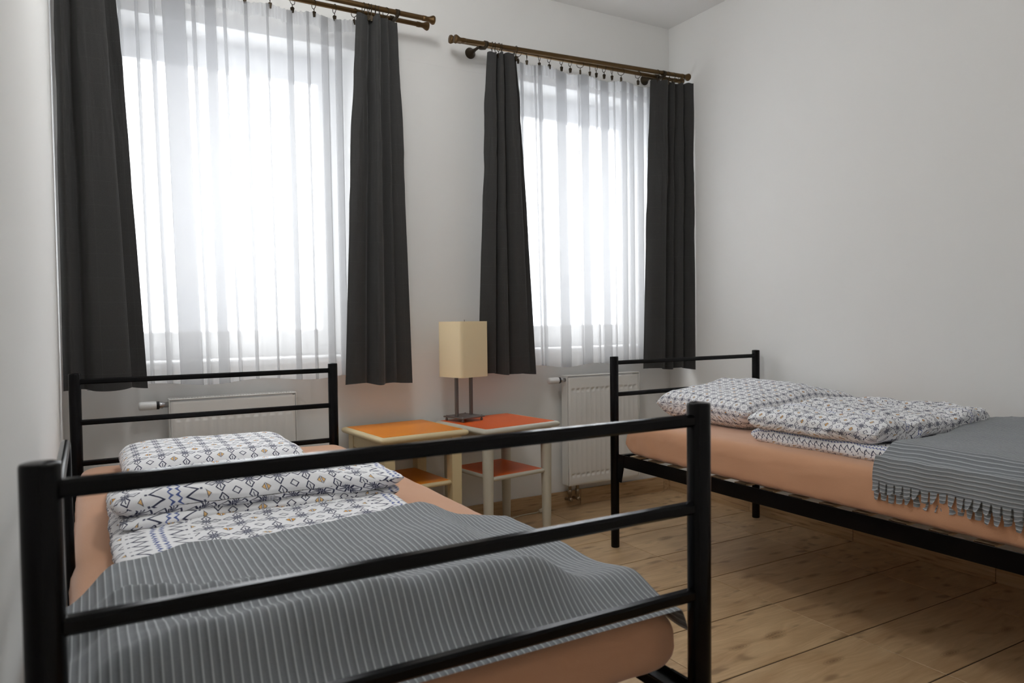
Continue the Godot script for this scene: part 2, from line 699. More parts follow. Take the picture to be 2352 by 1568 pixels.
func build_floor() -> void:
	var fl := struct_root("floor", "oak effect tiled floor with dark joints", "floor", Vector3(-1.57, -0.01, 2.1))
	obj("bed_of_grout", box(Vector3(ROOM_L - 0.2, -0.2, -0.02), Vector3(ROOM_R + 0.2, -0.0025, ROOM_D + 0.1), 0.001), M.grout, fl)
	var me := {}
	var z0 := -0.015
	var row := 0
	while z0 < ROOM_D:
		var z1 := z0 + 0.312
		var za := maxf(z0, 0.0)
		var zb := minf(z1, ROOM_D)
		var x1 := -0.298 + 0.615
		while x1 > ROOM_L + 0.02:
			var xa := maxf(x1 - 0.615, ROOM_L)
			var xb := minf(x1, ROOM_R)
			var key := Vector2i(roundi((xb - xa) * 1000.0), roundi((zb - za) * 1000.0))
			if not me.has(key):
				me[key] = tile_mesh(xb - xa - 0.003, 0.008, zb - za - 0.0048, 0.0012)
			var o := put("floor_tile", me[key], M.wood[rng.randi() % 5], fl)
			o.position = Vector3((xa + xb) * 0.5, rng.randf_range(-0.0004, 0.0), (za + zb) * 0.5) - fl.position
			if rng.randf() < 0.5:
				o.rotation.y = PI
			x1 -= 0.615
		z0 = z1
		row += 1
	# skirting of the same tiles
	var hgt := 0.088
	var sides := [["baseboard_back", Vector3(ROOM_L, 0, 0.005), Vector3(1, 0, 0), ROOM_R - ROOM_L, 0.0, "wood effect tile skirting under the windows"],
		["baseboard_right", Vector3(-0.005, 0, 0.0), Vector3(0, 0, 1), ROOM_D, -PI * 0.5, "wood effect tile skirting along the bare right wall"],
		["baseboard_left", Vector3(ROOM_L + 0.005, 0, 0.0), Vector3(0, 0, 1), ROOM_D, PI * 0.5, "wood effect tile skirting along the wall beside the foreground bed"],
		["baseboard_front", Vector3(ROOM_L, 0, ROOM_D - 0.005), Vector3(1, 0, 0), ROOM_R - ROOM_L, PI, "wood effect tile skirting opposite the windows"]]
	for s in sides:
		var root := struct_root(s[0], s[5], "baseboard", s[1])
		var d := 0.008
		while d < s[3] - 0.02:
			var l := minf(0.615, s[3] - 0.008 - d)
			var key := Vector2i(roundi(l * 1000.0), -1)
			if not me.has(key):
				me[key] = tile_mesh(l - 0.002, 0.005, hgt, 0.0012)
			var o := put("skirting_tile", me[key], M.wood[rng.randi() % 5], root)
			var bas := Basis(Vector3.UP, s[4]) * Basis(Vector3.RIGHT, PI * 0.5)
			var nrm: Vector3 = bas * Vector3.UP
			o.transform = Transform3D(bas, (s[2] as Vector3) * (d + l * 0.5) + Vector3(0, hgt * 0.5, 0) + nrm * 0.005)
			d += 0.615

func build_windows() -> void:
	var specs := [["window_1", OPEN_L, "white framed window behind the sheer above the foreground bed"], ["window_2", OPEN_R, "white framed window behind the sheer beside the right wall"]]
	for s in specs:
		var o: Vector2 = s[1]
		var root := struct_root(s[0], s[2], "window", Vector3((o.x + o.y) * 0.5, OPEN_B, -0.2))
		var zf := -0.20
		var y0 := OPEN_B
		var y1 := OPEN_T
		var fw := 0.058
		var sw := 0.072
		var f := start()
		rbox(f, Vector3((o.x + o.y) * 0.5, y0 + fw * 0.5, zf - 0.03), Vector3(o.y - o.x, fw, 0.06), 0.004)
		rbox(f, Vector3((o.x + o.y) * 0.5, y1 - fw * 0.5, zf - 0.03), Vector3(o.y - o.x, fw, 0.06), 0.004)
		for x in [o.x + fw * 0.5, o.y - fw * 0.5]:
			rbox(f, Vector3(x, (y0 + y1) * 0.5, zf - 0.03), Vector3(fw, y1 - y0 - 2 * fw, 0.06), 0.004)
		obj("frame", f, M.pvc, root)
		var a := Vector2(o.x + fw - 0.006, o.y - fw + 0.006)
		var b := Vector2(y0 + fw - 0.006, y1 - fw + 0.006)
		var sh := start()
		rbox(sh, Vector3((a.x + a.y) * 0.5, b.x + sw * 0.5, zf - 0.018), Vector3(a.y - a.x, sw, 0.06), 0.006)
		rbox(sh, Vector3((a.x + a.y) * 0.5, b.y - sw * 0.5, zf - 0.018), Vector3(a.y - a.x, sw, 0.06), 0.006)
		for x in [a.x + sw * 0.5, a.y - sw * 0.5]:
			rbox(sh, Vector3(x, (b.x + b.y) * 0.5, zf - 0.018), Vector3(sw, b.y - b.x - 2 * sw, 0.06), 0.006)
		var sash := obj("sash", sh, M.pvc, root)
		obj("pane", box(Vector3(a.x + sw - 0.008, b.x + sw - 0.008, zf - 0.03), Vector3(a.y - sw + 0.008, b.y - sw + 0.008, zf - 0.026), 0.0005), M.glass, sash)
		var hd := start()
		var hx: float = a.x + 0.035
		rbox(hd, Vector3(hx, 1.6, zf + 0.016), Vector3(0.03, 0.07, 0.01), 0.003)
		rbox(hd, Vector3(hx, 1.55, zf + 0.04), Vector3(0.022, 0.12, 0.014), 0.005)
		rbox(hd, Vector3(hx, 1.6, zf + 0.028), Vector3(0.016, 0.016, 0.026), 0.003)
		obj("handle", hd, M.pvc, sash)
		obj("window_sill", box(Vector3(o.x - 0.02, y0 - 0.03, -0.215), Vector3(o.y + 0.02, y0 + 0.002, 0.032), 0.006), M.pvc, root)

func build_radiators() -> void:
	radiator(-2.775, -2.262, 0.09, "white panel radiator under the window behind the foreground bed headboard")
	radiator(-0.815, -0.312, 0.09, "white panel radiator beside the corner, behind the far bed headboard")

func radiator(x0: float, x1: float, zf: float, label: String) -> void:
	var y0 := 0.128
	var y1 := 0.738
	var root := thing("radiator", label, "radiator", Vector3((x0 + x1) * 0.5, y0, 0.06), "white panel radiators")
	# pressed front panel as a height field
	var st := start()
	var ribs := 14
	var nx := ribs * 8 + 9
	var ny := 110
	var P := []
	var U := []
	var m := 0.02
	for j in ny:
		var row := []
		var ur := []
		var y := lerpf(y0 + 0.006, y1 - 0.012, float(j) / (ny - 1))
		for i in nx:
			var x := lerpf(x0 + 0.006, x1 - 0.006, float(i) / (nx - 1))
			var f := (x - x0 - m) / (x1 - x0 - 2 * m) * ribs
			var z := zf
			if f > 0.0 and f < ribs:
				var u := absf(fmod(f, 1.0) - 0.5) * 2.0
				var groove := 1.0 - smoothstep(0.45, 0.75, u)
				var e := smoothstep(y0 + 0.058, y0 + 0.07, y) * (1.0 - smoothstep(y1 - 0.09, y1 - 0.078, y))
				var slot := maxf(1.0 - smoothstep(0.005, 0.009, absf(y - (y1 - 0.082))), 1.0 - smoothstep(0.005, 0.009, absf(y - (y0 + 0.062))))
				z -= groove * (0.0016 * e + 0.006 * slot)
			var rim := minf(minf(x - x0, x1 - x), minf(y - y0, y1 - y))
			z -= 0.004 * (1.0 - smoothstep(0.007, 0.014, rim))
			row.append(Vector3(x, y, z))
			ur.append(Vector2.ZERO)
		P.append(row)
		U.append(ur)
	sheet(st, P, U, true)
	obj("front_panel", st, M.radiator, root)
	obj("back_panel", box(Vector3(x0 + 0.01, y0 + 0.01, 0.032), Vector3(x1 - 0.01, y1 - 0.02, 0.05), 0.004), M.radiator, root)
	for x in [x0, x1]:
		var s := -1.0 if x == x0 else 1.0
		obj("side_cover", box(Vector3(x - s * 0.004, y0 + 0.01, 0.03), Vector3(x, y1, zf - 0.002), 0.002), M.radiator, root)
	var g := start()
	var n := 44
	for z in [0.033, zf - 0.006]:
		rbox(g, Vector3((x0 + x1) * 0.5, y1 - 0.003, z), Vector3(x1 - x0 - 0.004, 0.006, 0.008), 0.002)
	rbox(g, Vector3((x0 + x1) * 0.5, y1 - 0.004, 0.06), Vector3(x1 - x0 - 0.02, 0.003, 0.008), 0.001)
	for k in n + 1:
		rbox(g, Vector3(lerpf(x0 + 0.006, x1 - 0.006, float(k) / n), y1 - 0.004, 0.058), Vector3(0.0042, 0.004, zf - 0.04), 0.001)
	obj("top_grille", g, M.radiator, root)
	# thermostatic valve, pointing left
	var vy := y1 - 0.024
	var vx := Basis(Vector3(0, 0, 1), PI * 0.5)
	var v := start()
	lathe(v, [Vector2(0.0, 0.075), Vector2(0.012, 0.075), Vector2(0.0165, 0.072), Vector2(0.0175, 0.066), Vector2(0.0175, 0.012), Vector2(0.015, 0.008), Vector2(0.015, 0.0)], Transform3D(vx, Vector3(x0 - 0.034, vy, 0.066)))
	var vo := obj("valve_head", v, M.white_plastic, root)
	v = start()
	lathe(v, [Vector2(0.0, 0.012), Vector2(0.0165, 0.012), Vector2(0.0165, 0.0), Vector2(0.0, 0.0)], Transform3D(vx, Vector3(x0 - 0.034, vy, 0.066)))
	obj("valve_ring", v, M.black_plastic, vo)
	v = start()
	lathe(v, [Vector2(0.0, 0.04), Vector2(0.014, 0.04), Vector2(0.014, 0.022), Vector2(0.011, 0.018), Vector2(0.011, 0.0), Vector2(0.0, 0.0)], Transform3D(vx, Vector3(x0 - 0.0, vy, 0.066)))
	obj("valve_body", v, M.chrome, root)
	v = start()
	lathe(v, [Vector2(0.0, 0.006), Vector2(0.006, 0.006), Vector2(0.007, 0.0), Vector2(0.0, 0.0)], Transform3D(Basis(Vector3(0, 0, 1), -PI * 0.5), Vector3(x1, vy - 0.006, 0.066)))
	obj("vent_plug", v, M.white_plastic, root)
	# pipe tails under the left end
	v = start()
	for k in 2:
		var px := x0 + 0.03 + k * 0.05
		tube(v, [Vector3(px, y0 + 0.015, 0.06), Vector3(px, 0.07, 0.06), Vector3(px, 0.055, 0.05), Vector3(px, 0.05, 0.02)], 0.009, 10)
		lathe(v, [Vector2(0.0, 0.03), Vector2(0.013, 0.03), Vector2(0.013, 0.0), Vector2(0.0, 0.0)], Transform3D(Basis.IDENTITY, Vector3(px, 0.078, 0.06)), 6)
		lathe(v, [Vector2(0.0, 0.022), Vector2(0.011, 0.022), Vector2(0.011, 0.0), Vector2(0.0, 0.0)], Transform3D(Basis(Vector3(1, 0, 0), PI * 0.5), Vector3(px, 0.055, 0.055)), 6)
	obj("pipe_fitting", v, M.brass_pipe, root)
	obj("bracket", box(Vector3((x0 + x1) * 0.5 - 0.02, 0.3, 0.0), Vector3((x0 + x1) * 0.5 + 0.02, 0.6, 0.034), 0.002), M.radiator, root)

# ------------------------------------------------------------------ curtains
func finial(st: SurfaceTool, at: Vector3, dir: float) -> void:
	lathe(st, [Vector2(0.0, -0.002), Vector2(0.0125, -0.002), Vector2(0.0125, 0.012), Vector2(0.011, 0.020), Vector2(0.012, 0.03), Vector2(0.019, 0.044), Vector2(0.021, 0.050), Vector2(0.019, 0.056), Vector2(0.0, 0.058)],
		Transform3D(Basis(Vector3(0, 0, 1), -PI * 0.5 * dir), at), 18)

func rod_set(xl: float, xr: float, yfl: float, yfr: float, ybl: float, ybr: float, zf: float, zb: float, br: Array, label: String) -> void:
	var root := thing("curtain_rod", label, "curtain rod", Vector3((xl + xr) * 0.5, yfl, 0.0), "double curtain rods")
	var lines := [[zf, yfl, yfr, 0.0115], [zb, ybl, ybr, 0.0105]]
	for l in lines:
		var a := Vector3(xl + 0.05, l[1], l[0])
		var b := Vector3(xr - 0.05, l[2], l[0])
		var rod := obj("rod", bar(a, b, l[3], 16), M.brass, root)
		for e in [[a, -1.0], [b, 1.0]]:
			var st := start()
			finial(st, e[0], e[1])
			obj("finial", st, M.brass, rod)
	for x in br:
		var f: float = (x - xl) / (xr - xl)
		var yf := lerpf(yfl, yfr, f)
		var yb := lerpf(ybl, ybr, f)
		var st := start()
		lathe(st, [Vector2(0.0, 0.0), Vector2(0.028, 0.0), Vector2(0.028, 0.005), Vector2(0.02, 0.014), Vector2(0.011, 0.03), Vector2(0.009, 0.05)], Transform3D(Basis(Vector3(1, 0, 0), PI * 0.5), Vector3(x, yf + 0.008, 0.0)), 20)
		tube(st, [Vector3(x, yf + 0.008, 0.045), Vector3(x, yb - 0.006, zb - 0.02), Vector3(x, yb - 0.018, zb), Vector3(x, yf - 0.018, zf - 0.01), Vector3(x, yf - 0.012, zf + 0.012), Vector3(x, yf + 0.004, zf + 0.015)], 0.0075, 10)
		for q in [[yf, zf], [yb, zb]]:
			lathe(st, [Vector2(0.0118, -0.009), Vector2(0.0145, -0.009), Vector2(0.0145, 0.009), Vector2(0.0118, 0.009)], Transform3D(Basis(Vector3(0, 0, 1), PI * 0.5), Vector3(x, q[0], q[1])), 16)
		obj("bracket", st, M.dark_brass, root)

func ring_mesh() -> ArrayMesh:
	var st := start()
	var pts := []
	for k in 19:
		var a := TAU * k / 18.0
		pts.append(Vector3(0, cos(a) * 0.019, sin(a) * 0.019))
	tube(st, pts, 0.0016, 6, false)
	return finish(st)

func clip_mesh() -> ArrayMesh:
	var st := start()
	rbox(st, Vector3(0, -0.006, 0), Vector3(0.003, 0.012, 0.003), 0.0005)
	rbox(st, Vector3(0, -0.015, 0), Vector3(0.013, 0.008, 0.008), 0.001)
	prism(st, [Vector3(-0.0075, -0.014, -0.005), Vector3(0.0075, -0.014, -0.005), Vector3(0.004, -0.036, -0.005), Vector3(-0.004, -0.036, -0.005)], Vector3(0, 0, 0.01))
	return finish(st)

var ring_m: ArrayMesh
var clip_m: ArrayMesh

func add_clip(root: Node3D, x: float, y: float, z: float, yaw: float) -> void:
	# y, z of the rod's axis; rod radius about 0.011
	var r := put("ring", ring_m, M.dark_brass, root)
	r.position = Vector3(x, y - 0.0075, z) - root.position
	r.rotation.y = yaw
	var c := put("clip", clip_m, M.dark_brass, r, true)
	c.position = Vector3(0, -0.019, 0)

# top / bottom: plan lines, arrays of Vector2(x, z)
func curtain(root: Node3D, called: String, mat: Material, top: Array, bot: Array, ytop: Callable, ybot: Callable, n: int, rows: int, ease_: float, ripple: float, uvk := 1.0) -> MeshInstance3D:
	var a := catmull(top, n)
	var b := catmull(bot, n)
	var st := start()
	var P := []
	var U := []
	var arc := [0.0]
	for i in n - 1:
		arc.append(arc[i] + (b[i + 1] as Vector2).distance_to(b[i]))
	for j in rows:
		var f := float(j) / (rows - 1)
		var g := pow(f, ease_)
		var row := []
		var ur := []
		for i in n:
			var p: Vector2 = (a[i] as Vector2).lerp(b[i], g)
			var y: float = lerpf(ytop.call(p.x, float(i) / (n - 1)), ybot.call(p.x, float(i) / (n - 1)), f)
			var w := ripple * sin(PI * minf(f * 1.6, 1.0)) * wob.get_noise_2d(arc[i] * 9.0 + p.x * 2.0, y * 1.7)
			row.append(Vector3(p.x + w * 0.6, y, p.y + w))
			ur.append(Vector2(arc[i], y) * uvk)
		P.append(row)
		U.append(ur)
	sheet(st, P, U, true)
	return obj(called, st, mat, root)

func scaled(shape: Array, xa: float, xb: float, z: float, k: float) -> Array:
	var out := []
	for s in shape:
		out.append(Vector2(lerpf(xa, xb, s.x), z + s.y * k))
	return out

func dark_curtain(label: String, shape: Array, top: Vector2, bot: Vector2, zt: float, zb: float, yt: Vector2, yb: Vector2, rings: Array, rod_y: Vector2, rod_z: float, hold := Vector2(0, 0)) -> void:
	var root := thing("curtain", label, "curtain", Vector3((bot.x + bot.y) * 0.5, yb.x, zb), "charcoal curtains")
	var ttop := scaled(shape, top.x, top.y, zt, 0.9)
	var tbot := scaled(shape, bot.x, bot.y, zb, 1.1)
	var ft := func(_x: float, f: float) -> float: return lerpf(yt.x, yt.y, f) + 0.004 * sin(f * 37.0)
	var fb := func(_x: float, f: float) -> float: return lerpf(yb.x, yb.y, f) + 0.005 * sin(f * 11.0)
	var o := curtain(root, "cloth", M.curtain, ttop, tbot, ft, fb, 150, 46, 0.85, 0.012, 1.0 / 0.18)
	for x in rings:
		var f: float = clampf((x - top.x) / (top.y - top.x), 0.0, 1.0)
		add_clip(root, x, lerpf(rod_y.x, rod_y.y, f), rod_z, rng.randf_range(-0.5, 0.5))

func sheer_plan(x0: float, x1: float, z: float, folds: Array, shift: float, amp: float, seed_: int) -> Array:
	# an even sheet with Z-folds [left, right]; returns plan points
	var out := []
	var r := RandomNumberGenerator.new()
	r.seed = seed_
	var x := x0
	var add := func(a: float, b: float) -> void:
		var l := b - a
		var n := maxi(int(l / 0.022), 1)
		for k in n:
			var xx := a + l * k / n
			out.append(Vector2(xx, z + amp * sin(xx * 61.0 + seed_) + amp * 0.25 * sin(xx * 143.0)))
	for f in folds:
		var a: float = f[0] + shift * f[2]
		var b: float = f[1] + shift * f[2]
		add.call(x, a)
		var dz := -0.006
		for k in 5:
			var p := a if k % 2 == 0 else b
			var q := b if k % 2 == 0 else a
			var e := 0.0012 if k % 2 == 0 else -0.0012
			out.append(Vector2(p + e, z + dz))
			out.append(Vector2(lerpf(p, q, 0.33), z + dz + 0.0006))
			out.append(Vector2(lerpf(p, q, 0.67), z + dz + 0.0006))
			out.append(Vector2(q - e, z + dz))
			dz += 0.0032
			out.append(Vector2(q, z + dz - 0.0016))
		x = b + 0.001
	add.call(x, x1)
	out.append(Vector2(x1, z))
	return out

func sheer(label: String, x0: float, x1: float, z: float, folds: Array, yt: Callable, yb: Callable, clips: Array, rod: Callable) -> void:
	var root := thing("sheer_curtain", label, "sheer curtain", Vector3((x0 + x1) * 0.5, 0.8, z), "white sheer curtains")
	var top := sheer_plan(x0, x1, z, folds, -0.012, 0.003, 3)
	var bot := sheer_plan(x0, x1, z, folds, 0.03, 0.005, 3)
	var n := top.size() * 2 - 1
	curtain(root, "cloth", M.sheer, top, bot, yt, yb, n, 26, 1.0, 0.0)
	# gathered heading tape along the top
	var tt := []
	var tb := []
	var k := int((x1 - x0) / 0.011)
	for i in k + 1:
		var xx := lerpf(x0, x1, float(i) / k)
		tt.append(Vector2(xx, z + 0.002 + (0.005 if i % 2 == 0 else -0.003)))
		tb.append(Vector2(xx, z + 0.002 + (0.003 if i % 2 == 0 else -0.002)))
	var y2 := func(x: float, f: float) -> float: return yt.call(x, f) - 0.055 - 0.01 * wob.get_noise_2d(x * 40.0, 2.0)
	var y1 := func(x: float, f: float) -> float: return yt.call(x, f) + 0.003 * sin(x * 260.0)
	curtain(root, "heading_tape", M.sheer_tape, tt, tb, y1, y2, k * 2, 4, 1.0, 0.0)
	for x in clips:
		add_clip(root, x, rod.call(x), z, rng.randf_range(-0.9, 0.9))

func build_curtains() -> void:
	ring_m = ring_mesh()
	clip_m = clip_mesh()
	rod_set(-3.125, -1.624, 2.445, 2.445, 2.442, 2.442, 0.19, 0.12, [-2.98, -1.80], "antique brass double curtain rod above the foreground bed's window")
	rod_set(-1.497, -0.006, 2.388, 2.437, 2.405, 2.428, 0.17, 0.115, [-1.335, -0.19], "antique brass double curtain rod that ends beside the right wall")
	# charcoal curtains
	dark_curtain("charcoal curtain with faint check hanging against the left wall", [Vector2(0, 0), Vector2(0.1, 0.03), Vector2(0.24, -0.012), Vector2(0.36, 0.03), Vector2(0.55, 0.036), Vector2(0.72, 0.03), Vector2(0.80, 0.016), Vector2(0.76, -0.012), Vector2(0.86, -0.02), Vector2(1.0, -0.012)],
		Vector2(-3.128, -2.94), Vector2(-3.136, -2.855), 0.185, 0.19, Vector2(2.41, 2.41), Vector2(0.80, 0.80), [-3.09, -3.06, -3.03, -2.97], Vector2(2.445, 2.445), 0.19)
	dark_curtain("charcoal curtain between the orange nightstand and the foreground bed's window", [Vector2(0, 0), Vector2(0.12, 0.016), Vector2(0.27, 0.0), Vector2(0.36, -0.03), Vector2(0.43, 0.034), Vector2(0.52, 0.03), Vector2(0.60, -0.004), Vector2(0.70, 0.02), Vector2(0.735, 0.012), Vector2(0.69, -0.018), Vector2(0.82, -0.012), Vector2(1.0, -0.004)],
		Vector2(-1.992, -1.80), Vector2(-2.072, -1.752), 0.19, 0.19, Vector2(2.405, 2.405), Vector2(0.765, 0.762), [-1.959, -1.937, -1.923, -1.904, -1.886, -1.855], Vector2(2.445, 2.445), 0.19)
	dark_curtain("charcoal curtain hanging behind the table lamp", [Vector2(0, -0.012), Vector2(0.12, 0.008), Vector2(0.24, 0.016), Vector2(0.28, -0.02), Vector2(0.36, 0.012), Vector2(0.46, 0.016), Vector2(0.52, -0.016), Vector2(0.64, 0.02), Vector2(0.77, 0.03), Vector2(0.80, 0.018), Vector2(0.75, -0.014), Vector2(0.87, -0.018), Vector2(1.0, -0.022)],
		Vector2(-1.322, -1.155), Vector2(-1.39, -1.045), 0.17, 0.165, Vector2(2.358, 2.37), Vector2(0.778, 0.766), [-1.3, -1.283, -1.263, -1.246, -1.164], Vector2(2.396, 2.401), 0.17)
	dark_curtain("charcoal curtain hanging in the corner above the far bed", [Vector2(0, -0.03), Vector2(0.08, 0.0), Vector2(0.22, 0.02), Vector2(0.36, 0.018), Vector2(0.41, -0.022), Vector2(0.5, -0.004), Vector2(0.56, 0.014), Vector2(0.62, -0.014), Vector2(0.72, 0.008), Vector2(0.82, 0.01), Vector2(0.86, -0.01), Vector2(0.93, 0.028), Vector2(1.0, 0.046)],
		Vector2(-0.268, -0.003), Vector2(-0.325, -0.003), 0.17, 0.17, Vector2(2.385, 2.395), Vector2(0.757, 0.748), [-0.238, -0.199, -0.16, -0.124, -0.055], Vector2(2.43, 2.436), 0.17)
	# sheers
	var fl := [[-3.03, -3.0, 0.3], [-2.917, -2.908, 0.5], [-2.858, -2.846, 0.6], [-2.805, -2.785, 0.8], [-2.757, -2.673, 0.9], [-2.652, -2.636, 0.7], [-2.602, -2.56, 0.6], [-2.53, -2.518, 0.8], [-2.45, -2.437, 0.4], [-2.36, -2.352, 0.4], [-2.277, -2.253, 0.3], [-2.192, -2.182, 0.3], [-2.13, -2.10, 0.2], [-2.07, -2.04, 0.1]]
	sheer("white sheer curtain over the window behind the foreground bed", -3.06, -1.965, 0.12, fl, func(x: float, _f: float) -> float: return 2.392 + 0.006 * sin(x * 34.0), func(x: float, _f: float) -> float: return 0.80 + 0.008 * sin(x * 15.0),
		[-3.04, -2.95, -2.86, -2.76, -2.66, -2.56, -2.45, -2.347, -2.254, -2.16, -2.069, -1.978], func(_x: float) -> float: return 2.442)
	var fr := [[-1.17, -1.15, 0.1], [-1.105, -1.09, 0.3], [-1.018, -1.008, 0.7], [-0.996, -0.972, 0.6], [-0.885, -0.822, 0.5], [-0.747, -0.737, 0.4], [-0.73, -0.676, 0.4], [-0.628, -0.62, 0.3], [-0.597, -0.543, 0.4], [-0.507, -0.5, 0.2], [-0.455, -0.42, 0.1], [-0.40, -0.37, 0.1], [-0.34, -0.30, 0.0], [-0.27, -0.22, 0.0]]
	sheer("white sheer curtain over the window beside the corner", -1.20, -0.19, 0.115, fr, func(x: float, _f: float) -> float: return 2.348 + 0.03 * absf(x + 0.65) + 0.008 * sin(x * 25.0), func(x: float, _f: float) -> float: return 0.795 + 0.008 * sin(x * 17.0),
		[-1.119, -1.067, -0.991, -0.929, -0.852, -0.796, -0.731, -0.668, -0.624, -0.571, -0.517, -0.453, -0.332, -0.217], func(x: float) -> float: return lerpf(2.405, 2.428, (x + 1.565) / 1.56))

# ------------------------------------------------------------------ beds
func post(root: Node3D, called: String, x: float, z: float, y1: float) -> Node3D:
	var st := start()
	var r := 0.0195
	lathe(st, [Vector2(0.0, 0.0), Vector2(r - 0.002, 0.0), Vector2(r, 0.004), Vector2(r, y1 - 0.004), Vector2(r - 0.001, y1 - 0.001), Vector2(r - 0.004, y1), Vector2(0.0, y1 + 0.0015)], Transform3D(Basis.IDENTITY, Vector3(x, 0, z)), 24)
	return obj(called, st, M.black_steel, root)

func bed(label: String, xa: float, xb: float, zh: float, zf: float, lift: float, guard: bool) -> void:
	var root := thing("bed_frame", label, "bed", Vector3((xa + xb) * 0.5, 0, (zh + zf) * 0.5), "black tubular metal beds")
	for x in [xa, xb]:
		post(root, "post", x, zh, 0.874)
		post(root, "post", x, zf, 0.874 + lift)
	for y in [0.845, 0.70, 0.555]:
		obj("rail", box(Vector3(xa + 0.012, y - 0.0095, zh - 0.0095), Vector3(xb - 0.012, y + 0.0095, zh + 0.0095), 0.004), M.black_steel, root)
		obj("rail", box(Vector3(xa + 0.012, y + lift - 0.0098, zf - 0.0098), Vector3(xb - 0.012, y + lift + 0.0098, zf + 0.0098), 0.004), M.black_steel, root)
	# angle iron side rails with mounting plates
	for s in [-1.0, 1.0]:
		var x: float = xa if s < 0.0 else xb
		var st := start()
		rbox(st, Vector3(x, 0.403, (zh + zf) * 0.5), Vector3(0.004, 0.056, zf - zh - 0.05), 0.001)
		rbox(st, Vector3(x - s * 0.016, 0.419, (zh + zf) * 0.5), Vector3(0.032, 0.004, zf - zh - 0.05), 0.001)
		obj("side_rail", st, M.black_steel, root)
		for e in [[zh, 1.0], [zf, -1.0]]:
			var z: float = e[0]
			var d: float = e[1]
			var pl := start()
			prism(pl, [Vector3(x - 0.003, 0.431, z + d * 0.016), Vector3(x - 0.003, 0.431, z + d * 0.07), Vector3(x - 0.003, 0.372, z + d * 0.062), Vector3(x - 0.003, 0.305, z + d * 0.046), Vector3(x - 0.003, 0.305, z + d * 0.016)], Vector3(0.006, 0, 0))
			obj("mounting_plate", pl, M.black_steel, root)
	# cross bars at the ends and sprung wooden slats
	for z in [zh, zf]:
		obj("cross_bar", box(Vector3(xa + 0.01, 0.385, z - 0.012), Vector3(xb - 0.01, 0.42, z + 0.012), 0.002), M.black_steel, root)
	var n := 16
	for k in n:
		var z := lerpf(zh + 0.11, zf - 0.16, float(k) / (n - 1))
		var P := []
		for q in [[-0.031, 0.0], [0.031, 0.0]]:
			pass
		var sl := start()
		var prev := []
		var steps := 8
		for i in steps:
			var f0 := float(i) / steps
			var f1 := float(i + 1) / steps
			var x0 := lerpf(xa + 0.022, xb - 0.022, f0)
			var x1 := lerpf(xa + 0.022, xb - 0.022, f1)
			var h0 := 0.4222 + 0.003 * sin(f0 * PI)
			var h1 := 0.4222 + 0.003 * sin(f1 * PI)
			quad(sl, Vector3(x0, h0 + 0.006, z - 0.028), Vector3(x1, h1 + 0.006, z - 0.028), Vector3(x1, h1 + 0.006, z + 0.028), Vector3(x0, h0 + 0.006, z + 0.028), Vector3.UP)
			quad(sl, Vector3(x0, h0 - 0.001, z - 0.028), Vector3(x1, h1 - 0.001, z - 0.028), Vector3(x1, h1 - 0.001, z + 0.028), Vector3(x0, h0 - 0.001, z + 0.028), Vector3.DOWN)
			for sd in [-1.0, 1.0]:
				quad(sl, Vector3(x0, h0 - 0.001, z + sd * 0.028), Vector3(x1, h1 - 0.001, z + sd * 0.028), Vector3(x1, h1 + 0.006, z + sd * 0.028), Vector3(x0, h0 + 0.006, z + sd * 0.028), Vector3(0, 0, sd))
		obj("slat", sl, M.slat, root)
	if guard:
		var st := start()
		var pts := [Vector3(xa + 0.004, 0.41, 1.60), Vector3(xa + 0.002, 0.55, 1.585), Vector3(xa, 0.69, 1.572), Vector3(xa, 0.765, 1.566), Vector3(xa, 0.79, 1.573), Vector3(xa, 0.803, 1.595), Vector3(xa, 0.806, 1.63), Vector3(xa, 0.80, 2.36), Vector3(xa, 0.796, 2.385), Vector3(xa, 0.775, 2.40), Vector3(xa, 0.7, 2.405), Vector3(xa + 0.004, 0.41, 2.41)]
		tube(st, pts, 0.009, 12)
		obj("guard_rail", st, M.black_steel, root)

func build_beds() -> void:
	bed("black metal bed in the foreground, its footboard nearest the camera", -3.097, -2.178, 0.36, 2.462, 0.034, true)
	bed("black metal bed against the right wall, its mattress side showing", -0.986, -0.062, 0.715, 2.82, 0.0, false)

# superelliptic slab: half sizes a (x), c (z), bottom y0, top y1; uv follows the cloth's length
var slab_low := 1.0

